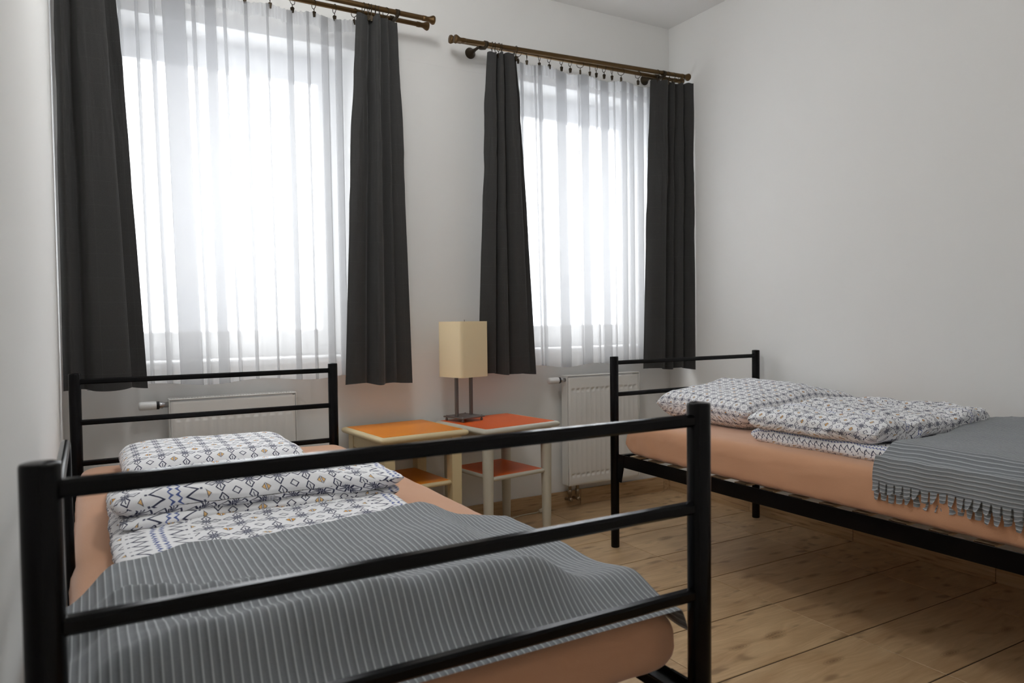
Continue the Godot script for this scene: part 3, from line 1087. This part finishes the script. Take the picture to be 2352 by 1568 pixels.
func slab(cx: float, cz: float, a: float, c: float, y0: float, y1: float, pe: float, pm: float, nu: int, nv: int, bump: Callable, uvk: float, uvo: Vector2) -> SurfaceTool:
	var st := start()
	var ym := (y0 + y1) * 0.5
	var hh := (y1 - y0) * 0.5
	var top_u := []
	var low := slab_low
	var top_v := []
	for s in [1.0, -1.0]:
		var P := []
		var U := []
		for j in nv + 1:
			var tv := float(j) / nv * 2.0 - 1.0
			var v := signf(tv) * (1.0 - pow(1.0 - absf(tv), 2.2))
			var row := []
			var ur := []
			for i in nu + 1:
				var tu := float(i) / nu * 2.0 - 1.0
				var u := signf(tu) * (1.0 - pow(1.0 - absf(tu), 2.2))
				var k := pow(maxf(0.0, 1.0 - pow(absf(u), pe)), 1.0 / (pm * (low if s < 0.0 else 1.0))) * pow(maxf(0.0, 1.0 - pow(absf(v), pe)), 1.0 / (pm * (low if s < 0.0 else 1.0)))
				# rounded plan corners
				var ru := u * (1.0 - 0.035 * pow(absf(v), 8.0) * minf(1.0, 0.25 / a))
				var rv := v * (1.0 - 0.035 * pow(absf(u), 8.0) * minf(1.0, 0.25 / c))
				var p := Vector3(cx + ru * a, ym + s * hh * k, cz + rv * c)
				p += bump.call(p, u, v, s, k)
				row.append(p)
				ur.append(Vector2.ZERO)
			P.append(row)
			U.append(ur)
		var L := arcs(P, nu, nv)
		if s > 0.0:
			top_u = L[0]
			top_v = L[1]
		for j in nv + 1:
			for i in nu + 1:
				var uv: Vector2
				if s > 0.0:
					uv = Vector2(top_u[j][i], top_v[j][i])
				else:
					var ei := 0 if i < nu / 2 else nu
					var ej := 0 if j < nv / 2 else nv
					uv = Vector2(2.0 * top_u[j][ei] - L[0][j][i] + (L[0][j][ei] - top_u[j][ei]), 2.0 * top_v[ej][i] - L[1][j][i] + (L[1][ej][i] - top_v[ej][i]))
				U[j][i] = uv * uvk + uvo
		sheet(st, P, U, s < 0.0)
	return st

func arcs(P: Array, nu: int, nv: int) -> Array:
	var A := []
	var B := []
	var mi := nu / 2
	var mj := nv / 2
	for j in nv + 1:
		var r := []
		r.resize(nu + 1)
		r[mi] = 0.0
		for i in range(mi + 1, nu + 1):
			r[i] = r[i - 1] + (P[j][i] as Vector3).distance_to(P[j][i - 1])
		for i in range(mi - 1, -1, -1):
			r[i] = r[i + 1] - (P[j][i] as Vector3).distance_to(P[j][i + 1])
		A.append(r)
		var q := []
		q.resize(nu + 1)
		B.append(q)
	for i in nu + 1:
		B[mj][i] = 0.0
		for j in range(mj + 1, nv + 1):
			B[j][i] = B[j - 1][i] + (P[j][i] as Vector3).distance_to(P[j - 1][i])
		for j in range(mj - 1, -1, -1):
			B[j][i] = B[j + 1][i] - (P[j][i] as Vector3).distance_to(P[j + 1][i])
	return [A, B]

func build_bedding() -> void:
	# mattresses in peach fitted sheets
	var bump := func(p: Vector3, u: float, v: float, s: float, k: float) -> Vector3:
		var e := 1.0 - k
		var n := wob.get_noise_2d(p.x * 5.0, p.z * 5.0 + 40.0)
		var y := 0.004 * n
		var side := 0.006 * e * wob.get_noise_2d(p.z * 9.0 + p.x * 9.0, 4.0 + p.y * 20.0)
		# tucks where the sheet wraps underneath
		if s < 0.0:
			side += 0.003 * sin(p.z * 60.0 + p.x * 50.0) * smoothstep(0.3, 1.0, k) * (1.0 if maxf(absf(u), absf(v)) > 0.9 else 0.0)
		return Vector3(side * signf(u) * pow(absf(u), 6.0), y * k if s > 0.0 else 0.0, side * signf(v) * pow(absf(v), 6.0))
	slab_low = 2.2
	var m1 := obj("mattress", slab(-2.636, 1.415, 0.460, 1.005, 0.4315, 0.562, 26.0, 2.6, 70, 110, bump, 1.0, Vector2.ZERO), M.sheet)
	tag(m1, "mattress in peach fitted sheet on the foreground bed", "mattress", "mattresses in peach sheets")
	var m2 := obj("mattress", slab(-0.516, 1.775, 0.467, 1.0, 0.4315, 0.583, 26.0, 2.6, 70, 110, bump, 1.0, Vector2.ZERO), M.sheet)
	tag(m2, "mattress in peach fitted sheet on the bed beside the right wall", "mattress", "mattresses in peach sheets")
	slab_low = 1.0
	# pillows
	var PK := 1.0 / 0.132
	var pb := func(p: Vector3, u: float, v: float, s: float, k: float) -> Vector3:
		var y := 0.0
		if s > 0.0:
			y = 0.006 * wob.get_noise_2d(p.x * 7.0, p.z * 7.0) * k + 0.012 * k * (-u * 0.2)
		return Vector3(0.006 * wob.get_noise_2d(p.z * 8.0, 1.0) * signf(u), y, 0.006 * wob.get_noise_2d(p.x * 8.0, 5.0))
	var p1 := obj("pillow", slab(-2.705, 0.745, 0.268, 0.215, 0.556, 0.652, 7.0, 2.2, 60, 50, pb, PK, Vector2.ZERO),M.pillow_print)
	tag(p1, "flat white pillow with navy flower print at the foreground bed's headboard", "pillow", "printed pillows")
	var pb2 := func(p: Vector3, u: float, v: float, s: float, k: float) -> Vector3:
		var y := 0.0
		if s > 0.0:
			y = 0.012 * wob.get_noise_2d(p.x * 6.0 + 3.0, p.z * 6.0) * k + 0.028 * k * exp(-pow((u - 0.15) * 2.4, 2.0)) - 0.018 * k * (v * 0.5 + 0.5)
			y += 0.012 * exp(-pow((p.x + 0.48 + 0.4 * (p.z - 0.95)) * 22.0, 2.0)) * k * smoothstep(-0.4, -0.9, v)
		else:
			y = 0.012 * (1.0 - k)
		var pull := 1.0 + 0.05 * pow(absf(u * v), 3.0)
		return Vector3((pull - 1.0) * u * 0.35 + 0.006 * wob.get_noise_2d(p.z * 8.0, 1.0), y, (pull - 1.0) * v * 0.25)
	var st2 := slab(-0.425, 1.045, 0.362, 0.262, 0.574, 0.732, 8.0, 2.2, 60, 50, pb2, 1.0 / 0.082, Vector2(0.3, 0.1))
	var p2 := obj("pillow", st2, M.pillow_print)
	tag(p2, "plump white pillow with navy flower print at the far bed's headboard", "pillow", "printed pillows")
	# duvets, each a lower layer and a folded layer on it
	var DK := 1.0 / 0.528
	var wrinkle := func(p: Vector3, u: float, v: float, s: float, k: float) -> Vector3:
		var a := wob.get_noise_2d(p.x * 4.0, p.z * 13.0 + 9.0)
		var b := wob.get_noise_2d(p.x * 16.0 + 5.0, p.z * 9.0)
		var y := (0.007 * a + 0.0035 * b) * (k if s > 0.0 else 0.0)
		return Vector3(0.008 * wob.get_noise_2d(p.z * 7.0, 2.0 + p.y * 12.0), y, 0.012 * wob.get_noise_2d(p.x * 5.0, 3.0 + p.y * 14.0))
	var d1 := thing("duvet", "folded white duvet with navy and ochre print on the foreground bed", "duvet", Vector3(-2.68, 0.56, 1.6), "printed duvets")
	obj("lower_layer", slab(-2.695, 1.64, 0.327, 0.66, 0.556, 0.610, 14.0, 2.0, 80, 110, wrinkle, DK, Vector2(0.33, 0.1)), M.duvet_print, d1)
	var fold := func(p: Vector3, u: float, v: float, s: float, k: float) -> Vector3:
		var a := wob.get_noise_2d(p.x * 3.0 + 2.0, p.z * 12.0 + 30.0)
		var b := wob.get_noise_2d(p.x * 18.0 + 5.0, p.z * 10.0 + 50.0)
		var y := (0.009 * a + 0.004 * b) * (k if s > 0.0 else 0.3)
		# the right end lies lower, the front rolls under
		y -= 0.020 * smoothstep(0.1, 1.0, u) * (0.8 if s > 0.0 else 0.25) * k
		y += 0.010 * smoothstep(-0.2, 0.8, v) * k * (1.0 if s > 0.0 else 0.0) * (1.0 - smoothstep(0.2, 0.9, u))
		var z := 0.016 * wob.get_noise_2d(p.x * 4.0, 3.0 + p.y * 10.0) + 0.014 * smoothstep(-0.1, 1.0, u) * smoothstep(0.5, 1.0, v)
		return Vector3(0.012 * wob.get_noise_2d(p.z * 7.0, 2.0 + p.y * 12.0), y, z)
	obj("folded_layer", slab(-2.685, 1.385, 0.335, 0.195, 0.614, 0.672, 10.0, 2.0, 80, 70, fold, DK, Vector2(0.27, 0.0)), M.duvet_print, d1)
	var lip := func(p: Vector3, u: float, v: float, s: float, k: float) -> Vector3:
		var y := 0.004 * wob.get_noise_2d(p.x * 9.0, p.z * 9.0) * k - 0.012 * smoothstep(0.2, 1.0, u) * k
		return Vector3(0.01 * wob.get_noise_2d(p.z * 7.0, 8.0), y, 0.02 * wob.get_noise_2d(p.x * 4.0, 13.0) + 0.02 * (1.0 - smoothstep(-1.0, -0.2, u)))
	obj("under_fold", slab(-2.685, 1.395, 0.325, 0.195, 0.596, 0.630, 10.0, 2.0, 60, 50, lip, DK, Vector2(0.29, 0.5)), M.duvet_print, d1)
	var d2 := thing("duvet", "folded white duvet with navy and ochre print on the bed beside the right wall", "duvet", Vector3(-0.52, 0.58, 1.9), "printed duvets")
	obj("lower_layer", slab(-0.51, 2.04, 0.398, 0.62, 0.575, 0.636, 26.0, 2.5, 80, 110, wrinkle, 1.0 / 0.37, Vector2(0.92, 0.1)), M.duvet_print, d2)
	var fold2 := func(p: Vector3, u: float, v: float, s: float, k: float) -> Vector3:
		var a := wob.get_noise_2d(p.x * 5.0 + 2.0, p.z * 6.0 + 80.0)
		var b := wob.get_noise_2d(p.x * 15.0 + 5.0, p.z * 12.0 + 70.0)
		var y := (0.014 * a + 0.006 * b) * (k if s > 0.0 else 0.25)
		y += 0.018 * exp(-pow((u + 0.05) * 2.2, 2.0)) * smoothstep(0.2, -0.8, v) * (k if s > 0.0 else 0.0)
		y += 0.008 * sin(p.x * 26.0 + p.z * 9.0) * smoothstep(0.4, 0.95, v) * k
		return Vector3(0.012 * wob.get_noise_2d(p.z * 6.0, 2.0 + p.y * 12.0) + 0.02 * smoothstep(0.3, 1.0, v) * smoothstep(0.0, -1.0, u), y, 0.016 * wob.get_noise_2d(p.x * 6.0, 3.0 + p.y * 14.0) - 0.03 * smoothstep(0.4, 1.0, u) * v)
	obj("folded_layer", slab(-0.555, 1.695, 0.376, 0.262, 0.630, 0.706, 20.0, 2.3, 80, 70, fold2, 1.0 / 0.37, Vector2(0.42, 0.3)), M.duvet_print, d2)
	blanket_near()
	blanket_far()

func blanket_near() -> void:
	var edge := [Vector2(-3.105, 1.925), Vector2(-3.06, 1.925), Vector2(-3.0, 1.90), Vector2(-2.89, 1.846), Vector2(-2.80, 1.862), Vector2(-2.68, 1.858), Vector2(-2.53, 1.832), Vector2(-2.43, 1.82), Vector2(-2.33, 1.79), Vector2(-2.25, 1.785), Vector2(-2.15, 1.83)]
	var hx := func(x: float) -> float:
		# height over the duvet and mattress across the bed
		return lerpf(0.574, 0.628, smoothstep(-3.10, -3.02, x) * (1.0 - smoothstep(-2.42, -2.29, x)))
	var st := start()
	var P := []
	var U := []
	var nu := 150
	var nv := 110
	for j in nv + 1:
		var f := float(j) / nv
		var row := []
		var ur := []
		for i in nu + 1:
			var s := float(i) / nu * 0.985 - 0.01
			# along the cloth: from the wall side, over the top, down the right side
			var x := -3.112 + s
			var drop := 0.0
			var edge_x := -2.168
			if x > edge_x - 0.03:
				var q := x - (edge_x - 0.03)
				x = edge_x - 0.03 + 0.035 * (1.0 - exp(-q / 0.035))
				drop = maxf(0.0, q - 0.02)
			var ze := curve_at(edge, minf(x, -2.15))
			var len_ := 2.426 - ze
			var d := f * len_
			var z := ze + d
			var y: float = hx.call(x)
			# rise onto the bed at the far hem: soft roll
			y += 0.010 * exp(-pow(d / 0.05, 2.0)) * smoothstep(-2.75, -2.4, x) * (1.0 - smoothstep(-2.32, -2.2, x))
			y += 0.006 * wob.get_noise_2d(x * 5.0 + 11.0, z * 4.0) + 0.006 * wob.get_noise_2d(x * 11.0, z * 7.0 + 20.0) * (1.0 - smoothstep(-2.95, -2.5, x)) * smoothstep(1.95, 2.1, z)
			# diagonal crease near the wall side
			var cr := (z - 2.12) - (x + 2.95) * 0.25
			y += (0.016 + 0.014 * wob.get_noise_2d(x * 14.0, z * 9.0)) * exp(-pow(cr / 0.03, 2.0)) * (1.0 - smoothstep(-2.86, -2.62, x)) * smoothstep(-3.12, -3.04, x)
			y -= 0.012 * exp(-pow((cr - 0.06) / 0.03, 2.0)) * (1.0 - smoothstep(-2.95, -2.75, x))
			var cr2: float = (z - 2.20) - (x + 2.9) * 0.42
			y += 0.012 * exp(-pow(cr2 / 0.022, 2.0)) * (1.0 - smoothstep(-2.8, -2.55, x)) * smoothstep(-3.1, -3.0, x)
			y -= 0.008 * exp(-pow((z - 2.16) / 0.07, 2.0)) * smoothstep(-2.8, -2.5, x)
			# ridge at the foot, then the fall over the mattress end
			var zr := 2.30 + 0.012 * wob.get_noise_2d(x * 4.0, 77.0)
			y += 0.021 * exp(-pow((z - zr) / 0.05, 2.0)) * smoothstep(-3.1, -2.9, x) * (1.0 - smoothstep(-2.4, -2.2, x) * 0.6)
			var fall := smoothstep(zr - 0.005, 2.412, z)
			y = lerpf(y, 0.55, fall)
			y -= drop
			if drop > 0.0:
				x += 0.006 * sin(z * 21.0) * minf(drop * 8.0, 1.0)
			if z > 2.425:
				y -= (z - 2.425) * 1.6
				z = 2.425 + (z - 2.425) * 0.2
			row.append(Vector3(x, y, z))
			ur.append(Vector2(s, z) / 0.046)
		P.append(row)
		U.append(ur)
	sheet(st, P, U)
	# the doubled hem gives the cloth its thickness
	var o := obj("blanket", st, M.blanket)
	tag(o, "ribbed grey blanket spread across the foot of the foreground bed", "blanket", "ribbed grey blankets")

func far_height(x: float, z: float) -> float:
	var y := lerpf(0.598, 0.656, smoothstep(-0.985, -0.90, x) * smoothstep(2.9, 2.62, z))
	y += 0.007 * wob.get_noise_2d(x * 4.0 + 3.0, z * 4.0 + 60.0)
	y += 0.014 * exp(-pow((x + 0.25) / 0.2, 2.0)) * exp(-pow((z - 2.02) / 0.1, 2.0))
	return y

func blanket_far() -> void:
	var root := thing("blanket", "ribbed grey blanket with cut fringe draped over the bed beside the right wall", "blanket", Vector3(-0.5, 0.6, 2.4), "ribbed grey blankets")
	for layer in 2:
		var off := 0.004 if layer == 0 else -0.003
		var st := start()
		var P := []
		var U := []
		var nu := 120
		var nv := 90
		var hang := 0.078 if layer == 0 else 0.094
		for j in nv + 1:
			var f := float(j) / nv
			var row := []
			var ur := []
			for i in nu + 1:
				var s := float(i) / nu * (0.96 + hang)
				var p := far_point(s, f, hang, off)
				row.append(p)
				ur.append(Vector2(s, p.z) / 0.046)
			P.append(row)
			U.append(ur)
		sheet(st, P, U)
		obj("top_layer" if layer == 0 else "under_layer", st, M.blanket, root)
	# cut strips along the hanging edge, two rows as the cloth lies double
	var r := RandomNumberGenerator.new()
	r.seed = 21
	for layer in 2:
		var hang := 0.078 if layer == 0 else 0.094
		var off := 0.006 if layer == 0 else -0.002
		var n := 33
		for k in n:
			var f := (k + 0.08) / n
			var f2 := (k + 0.9) / n
			var a := far_point(0.0, f, hang, off)
			var b := far_point(0.0, f2, hang, off)
			var st := start()
			var curl := r.randf_range(-0.9, 1.0)
			var l := r.randf_range(0.026, 0.036)
			var P := []
			var U := []
			var steps := 6
			for q in steps + 1:
				var t := float(q) / steps
				var nar := 0.5 * 0.38 * t * t
				var pa := a.lerp(b, nar)
				var pb := b.lerp(a, nar)
				var outw := -0.010 * t * t * (0.4 + absf(curl)) - 0.002 * layer
				pa += Vector3(outw * (1.0 if curl > 0.0 else 0.2), -l * t, 0.004 * curl * t)
				pb += Vector3(outw * (0.2 if curl > 0.0 else 1.0), -l * t * (0.85 if absf(curl) > 0.5 else 1.0), 0.004 * curl * t)
				P.append([pa, pa.lerp(pb, 0.5) + Vector3(0.002 * t, -0.002 * t, 0), pb])
				U.append([Vector2(-l * t, pa.z) / 0.046, Vector2(-l * t, (pa.z + pb.z) * 0.5) / 0.046, Vector2(-l * t, pb.z) / 0.046])
			sheet(st, P, U)
			obj("fringe_strip", st, M.blanket, root)

func far_point(s: float, f: float, hang: float, off: float) -> Vector3:
	# s runs from the hanging edge up the side and across the bed
	var ze := 1.985 + 0.03 * smoothstep(0.0, 0.3, s) * (1.0 - smoothstep(0.3, 0.9, s)) - 0.075 * smoothstep(0.25, 0.95, s)
	var z := lerpf(ze, 2.80, f)
	var x0 := -0.988 - 0.004 * sin(z * 17.0) - off
	var top := far_height(-0.93, z)
	if s < hang:
		var t := s / hang
		var x := x0 + 0.012 * t * t + 0.006 * sin(z * 23.0 + 1.0) * (1.0 - t)
		return Vector3(x, top - 0.022 - (hang - s) + off, z)
	var d := s - hang
	var x2 := x0 + 0.012 + d
	var k := 1.0 - exp(-d / 0.03)
	return Vector3(minf(x2, -0.02), lerpf(top - 0.022, far_height(x2, z), k) + off, z)

# ------------------------------------------------------------------ nightstands
func table_top(st: SurfaceTool, w: float, d: float, y1: float, th: float) -> void:
	# board with half-round nosing: loop of rounded profile
	var prof := []
	for k in 7:
		var a := -PI * 0.5 + PI * k / 6.0
		prof.append(Vector2(cos(a) * th * 0.5, sin(a) * th * 0.5))
	var ins := th * 0.5
	st.set_smooth_group(0)
	var ringf := func(q: Vector2) -> Array:
		var hx := w * 0.5 - ins + q.x
		var hz := d * 0.5 - ins + q.x
		var y := y1 - th * 0.5 + q.y
		var rr := 0.012
		var out := []
		for c in [[1, 1, 0.0], [-1, 1, PI * 0.5], [-1, -1, PI], [1, -1, PI * 1.5]]:
			for m in 4:
				var a: float = c[2] + PI * 0.5 * m / 3.0
				out.append(Vector3(c[0] * (hx - rr) + cos(a) * rr, y, c[1] * (hz - rr) + sin(a) * rr))
		return out
	var rings := []
	for q in prof:
		rings.append(ringf.call(q))
	for i in rings.size() - 1:
		var n: int = rings[i].size()
		for k in n:
			var k2 := (k + 1) % n
			var m: Vector3 = (rings[i][k] + rings[i + 1][k2]) * 0.5
			quad(st, rings[i][k], rings[i][k2], rings[i + 1][k2], rings[i + 1][k], Vector3(m.x / w, (m.y - y1 + th * 0.5) * 8.0, m.z / d))
	for e in [0, rings.size() - 1]:
		var n: int = rings[e].size()
		var y: float = rings[e][0].y
		for k in n:
			tri(st, Vector3(0, y, 0), rings[e][k], rings[e][(k + 1) % n], Vector3.UP if e else Vector3.DOWN)

func nightstand(called: String, label: String, at: Vector3, turn: float, w: float, d: float, rim: Material, inlay: Material, square: bool) -> Node3D:
	var root := thing(called, label, "nightstand", at, "nightstands between the beds")
	root.rotation.y = turn
	var top := 0.560
	var st := start()
	table_top(st, w, d, top, 0.026)
	var t := obj("tabletop", st, rim, root, true)
	obj("inlay", box(Vector3(-w * 0.5 + 0.022, top - 0.004, -d * 0.5 + 0.022), Vector3(w * 0.5 - 0.022, top + 0.0012, d * 0.5 - 0.022), 0.0008), inlay, t, true)
	var lx := w * 0.5 - 0.052
	var lz := d * 0.5 - 0.052
	for s in [[-1, -1], [1, -1], [1, 1], [-1, 1]]:
		var leg := start()
		if square:
			# square leg, flaring a little towards the foot
			var h0 := 0.021
			var h1 := 0.0245
			var c := Vector3(s[0] * lx, 0, s[1] * lz)
			var ys := [0.0, 0.42, top - 0.026]
			var hs := [h0, h1, h1]
			leg.set_smooth_group(-1)
			for q in 2:
				var A := []
				var B := []
				for k in [[-1, -1], [1, -1], [1, 1], [-1, 1]]:
					A.append(c + Vector3(k[0] * hs[q], ys[q], k[1] * hs[q]))
					B.append(c + Vector3(k[0] * hs[q + 1], ys[q + 1], k[1] * hs[q + 1]))
				for k in 4:
					var k2 := (k + 1) % 4
					quad(leg, A[k], A[k2], B[k2], B[k], (A[k] + A[k2]) * 0.5 - c - Vector3(0, ys[q], 0))
			leg.set_smooth_group(0)
		else:
			lathe(leg, [Vector2(0.0, 0.0), Vector2(0.0175, 0.0), Vector2(0.019, 0.004), Vector2(0.022, 0.12), Vector2(0.0245, 0.3), Vector2(0.026, 0.45), Vector2(0.026, top - 0.026), Vector2(0.0, top - 0.026)], Transform3D(Basis.IDENTITY, Vector3(s[0] * lx, 0, s[1] * lz)), 20)
		obj("leg", leg, rim, root, true)
	for s in [-1.0, 1.0]:
		obj("apron", box(Vector3(-lx + 0.02, top - 0.085, s * (lz + 0.012) - 0.009), Vector3(lx - 0.02, top - 0.026, s * (lz + 0.012) + 0.009), 0.002), rim, root, true)
		obj("apron", box(Vector3(s * (lx + 0.012) - 0.009, top - 0.085, -lz + 0.02), Vector3(s * (lx + 0.012) + 0.009, top - 0.026, lz - 0.02), 0.002), rim, root, true)
	st = start()
	var sy := 0.335
	var m := Transform3D.IDENTITY
	var sw := 2.0 * lx - 0.0
	var sd := 2.0 * lz + 0.03
	table_top(st, sw - 0.03, sd, sy, 0.02)
	var sh := obj("shelf", st, rim, root, true)
	obj("shelf_inlay", box(Vector3(-sw * 0.5 + 0.028, sy - 0.003, -sd * 0.5 + 0.014), Vector3(sw * 0.5 - 0.028, sy + 0.001, sd * 0.5 - 0.014), 0.0006), inlay, sh, true)
	return root

func build_nightstands() -> void:
	nightstand("nightstand", "cream nightstand with amber orange top beside the foreground bed", Vector3(-1.824, 0, 0.252), deg_to_rad(4.5), 0.43, 0.44, M.cream, M.orange, true)
	nightstand("nightstand", "ivory nightstand with red orange top carrying the table lamp", Vector3(-1.36, 0, 0.285), deg_to_rad(8.0), 0.45, 0.42, M.ivory, M.vermilion, false)

func build_lamp() -> void:
	var ty := 0.5615
	var at := Vector3(-1.487, ty, 0.185)
	var root := thing("table_lamp", "table lamp with square cream shade on two grey metal stems", "lamp", at)
	root.rotation.y = deg_to_rad(15.0)
	var py := 0.016
	obj("base", box(Vector3(-0.072, py, -0.072), Vector3(0.072, py + 0.007, 0.072), 0.002), M.pewter, root, true)
	for s in [[-1, -1], [1, -1], [1, 1], [-1, 1]]:
		var st := start()
		lathe(st, [Vector2(0.0, 0.0), Vector2(0.004, 0.0), Vector2(0.0065, 0.004), Vector2(0.0065, 0.008), Vector2(0.004, 0.012), Vector2(0.004, py + 0.009), Vector2(0.0, py + 0.011)], Transform3D(Basis.IDENTITY, Vector3(s[0] * 0.06, 0, s[1] * 0.06)), 12)
		obj("foot", st, M.pewter, root, true)
	for s in [-1.0, 1.0]:
		obj("stem", box(Vector3(s * 0.046 - 0.0085, py + 0.007, -0.006), Vector3(s * 0.046 + 0.0085, 0.33, 0.006), 0.0015), M.pewter, root, true)
	var sk := start()
	rbox(sk, Vector3(0, 0.33, 0), Vector3(0.112, 0.008, 0.02), 0.002)
	lathe(sk, [Vector2(0.0, 0.0), Vector2(0.017, 0.0), Vector2(0.019, 0.05), Vector2(0.0, 0.05)], Transform3D(Basis.IDENTITY, Vector3(0, 0.334, 0)), 16)
	obj("bulb_holder", sk, M.pewter, root, true)
	# shade: rounded square tube with walls
	var st := start()
	var y0 := 0.213
	var y1 := 0.478
	var rf := func(h: float) -> Array:
		var out := []
		var rr := 0.016
		for c in [[1, 1, 0.0], [-1, 1, PI * 0.5], [-1, -1, PI], [1, -1, PI * 1.5]]:
			for m in 6:
				var a: float = c[2] + PI * 0.5 * m / 5.0
				out.append(Vector2(c[0] * (h - rr) + cos(a) * rr, c[1] * (h - rr) + sin(a) * rr))
		return out
	var outer: Array = rf.call(0.087)
	var inner: Array = rf.call(0.0852)
	var n := outer.size()
	for k in n:
		var k2 := (k + 1) % n
		var o1: Vector2 = outer[k]
		var o2: Vector2 = outer[k2]
		var i1: Vector2 = inner[k]
		var i2: Vector2 = inner[k2]
		var nn := Vector3(o1.x + o2.x, 0, o1.y + o2.y)
		st.set_smooth_group(0)
		quad(st, Vector3(o1.x, y0, o1.y), Vector3(o2.x, y0, o2.y), Vector3(o2.x, y1, o2.y), Vector3(o1.x, y1, o1.y), nn)
		st.set_smooth_group(1)
		quad(st, Vector3(i1.x, y0, i1.y), Vector3(i2.x, y0, i2.y), Vector3(i2.x, y1, i2.y), Vector3(i1.x, y1, i1.y), -nn)
		st.set_smooth_group(-1)
		quad(st, Vector3(o1.x, y1, o1.y), Vector3(o2.x, y1, o2.y), Vector3(i2.x, y1, i2.y), Vector3(i1.x, y1, i1.y), Vector3.UP)
		quad(st, Vector3(o1.x, y0, o1.y), Vector3(o2.x, y0, o2.y), Vector3(i2.x, y0, i2.y), Vector3(i1.x, y0, i1.y), Vector3.DOWN)
	var shade := obj("shade", st, M.lampshade, root, true)
	var sp := start()
	tube(sp, [Vector3(-0.0855, 0.41, 0), Vector3(0.0855, 0.41, 0)], 0.0018, 6)
	tube(sp, [Vector3(0, 0.41, -0.0855), Vector3(0, 0.41, 0.0855)], 0.0018, 6)
	tube(sp, [Vector3(0.01, 0.38, 0.0), Vector3(0.01, 0.478, 0.0), Vector3(0.006, 0.486, 0.004)], 0.0015, 6)
	obj("shade_holder", sp, M.pewter, shade, true)
	# flex down behind the nightstands and along the floor
	var inv := root.transform.affine_inverse()
	var c := start()
	var pts := []
	for p in [Vector3(-1.468, 0.5725, 0.118), Vector3(-1.45, 0.566, 0.09), Vector3(-1.44, 0.563, 0.055), Vector3(-1.436, 0.53, 0.03), Vector3(-1.44, 0.3, 0.024), Vector3(-1.46, 0.06, 0.03), Vector3(-1.40, 0.004, 0.08), Vector3(-1.33, 0.004, 0.14), Vector3(-1.252, 0.004, 0.112), Vector3(-1.19, 0.004, 0.075), Vector3(-1.111, 0.004, 0.045), Vector3(-1.05, 0.004, 0.034), Vector3(-1.0, 0.005, 0.037), Vector3(-0.975, 0.008, 0.036)]:
		pts.append(inv * p)
	tube(c, smooth3(pts, 70), 0.0028, 8)
	var cord := obj("power_cord", c, M.cord, root, true)
	c = start()
	var pb := inv.basis
	rbox(c, inv * Vector3(-0.955, 0.012, 0.035), Vector3(0.036, 0.018, 0.018), 0.004, pb * Basis(Vector3.UP, 0.5))
	tube(c, [inv * Vector3(-0.94, 0.014, 0.030), inv * Vector3(-0.915, 0.014, 0.018)], 0.0022, 8)
	tube(c, [inv * Vector3(-0.934, 0.011, 0.042), inv * Vector3(-0.909, 0.011, 0.030)], 0.0022, 8)
	obj("plug", c, M.cord, cord, true)

func smooth3(pts: Array, n: int) -> Array:
	var out := []
	var m := pts.size()
	for i in n:
		var t := float(i) / (n - 1) * (m - 1)
		var k := mini(int(t), m - 2)
		var f := t - k
		var p0: Vector3 = pts[maxi(k - 1, 0)]
		var p1: Vector3 = pts[k]
		var p2: Vector3 = pts[k + 1]
		var p3: Vector3 = pts[mini(k + 2, m - 1)]
		out.append(0.5 * (2.0 * p1 + (p2 - p0) * f + (2.0 * p0 - 5.0 * p1 + 4.0 * p2 - p3) * f * f + (3.0 * p1 - p0 - 3.0 * p2 + p3) * f * f * f))
	return out

func build_added_fill_lamp() -> void:
	# unseen fill lamp, added on the ceiling above the frame to brighten the room
	var at := Vector3(-2.3, ROOM_H - 0.16, 1.42)
	var root := thing("added_fill_lamp", "added unseen fill lamp with round opal globe above the foreground bed", "lamp", Vector3(at.x, ROOM_H, at.z))
	var st := start()
	lathe(st, [Vector2(0.0, -0.02), Vector2(0.11, -0.02), Vector2(0.12, -0.012), Vector2(0.12, 0.0), Vector2(0.0, 0.0)], Transform3D(Basis.IDENTITY, Vector3(0, 0, 0)), 32)
	obj("ceiling_plate", st, M.pvc, root, true)
	st = start()
	var prof := []
	for k in 17:
		var a := -PI * 0.5 + PI * k / 16.0
		prof.append(Vector2(cos(a) * 0.19, -0.16 + sin(a) * 0.135))
	lathe(st, prof, Transform3D.IDENTITY, 40)
	var gl := std(c8(245, 242, 235), 0.4)
	gl.emission_enabled = true
	gl.emission = Color(1.0, 0.95, 0.88)
	gl.emission_energy_multiplier = 1.2
	obj("fill_lamp_globe", st, gl, root, true)
	var l := OmniLight3D.new()
	l.name = "added_fill_light"
	l.position = at
	l.light_color = Color(0.975, 0.99, 1.0)
	l.light_energy = FILL_LAMP_E
	l.light_size = 0.13
	l.omni_range = 12.0
	l.omni_attenuation = 2.0
	l.shadow_enabled = true
	add_child(l)
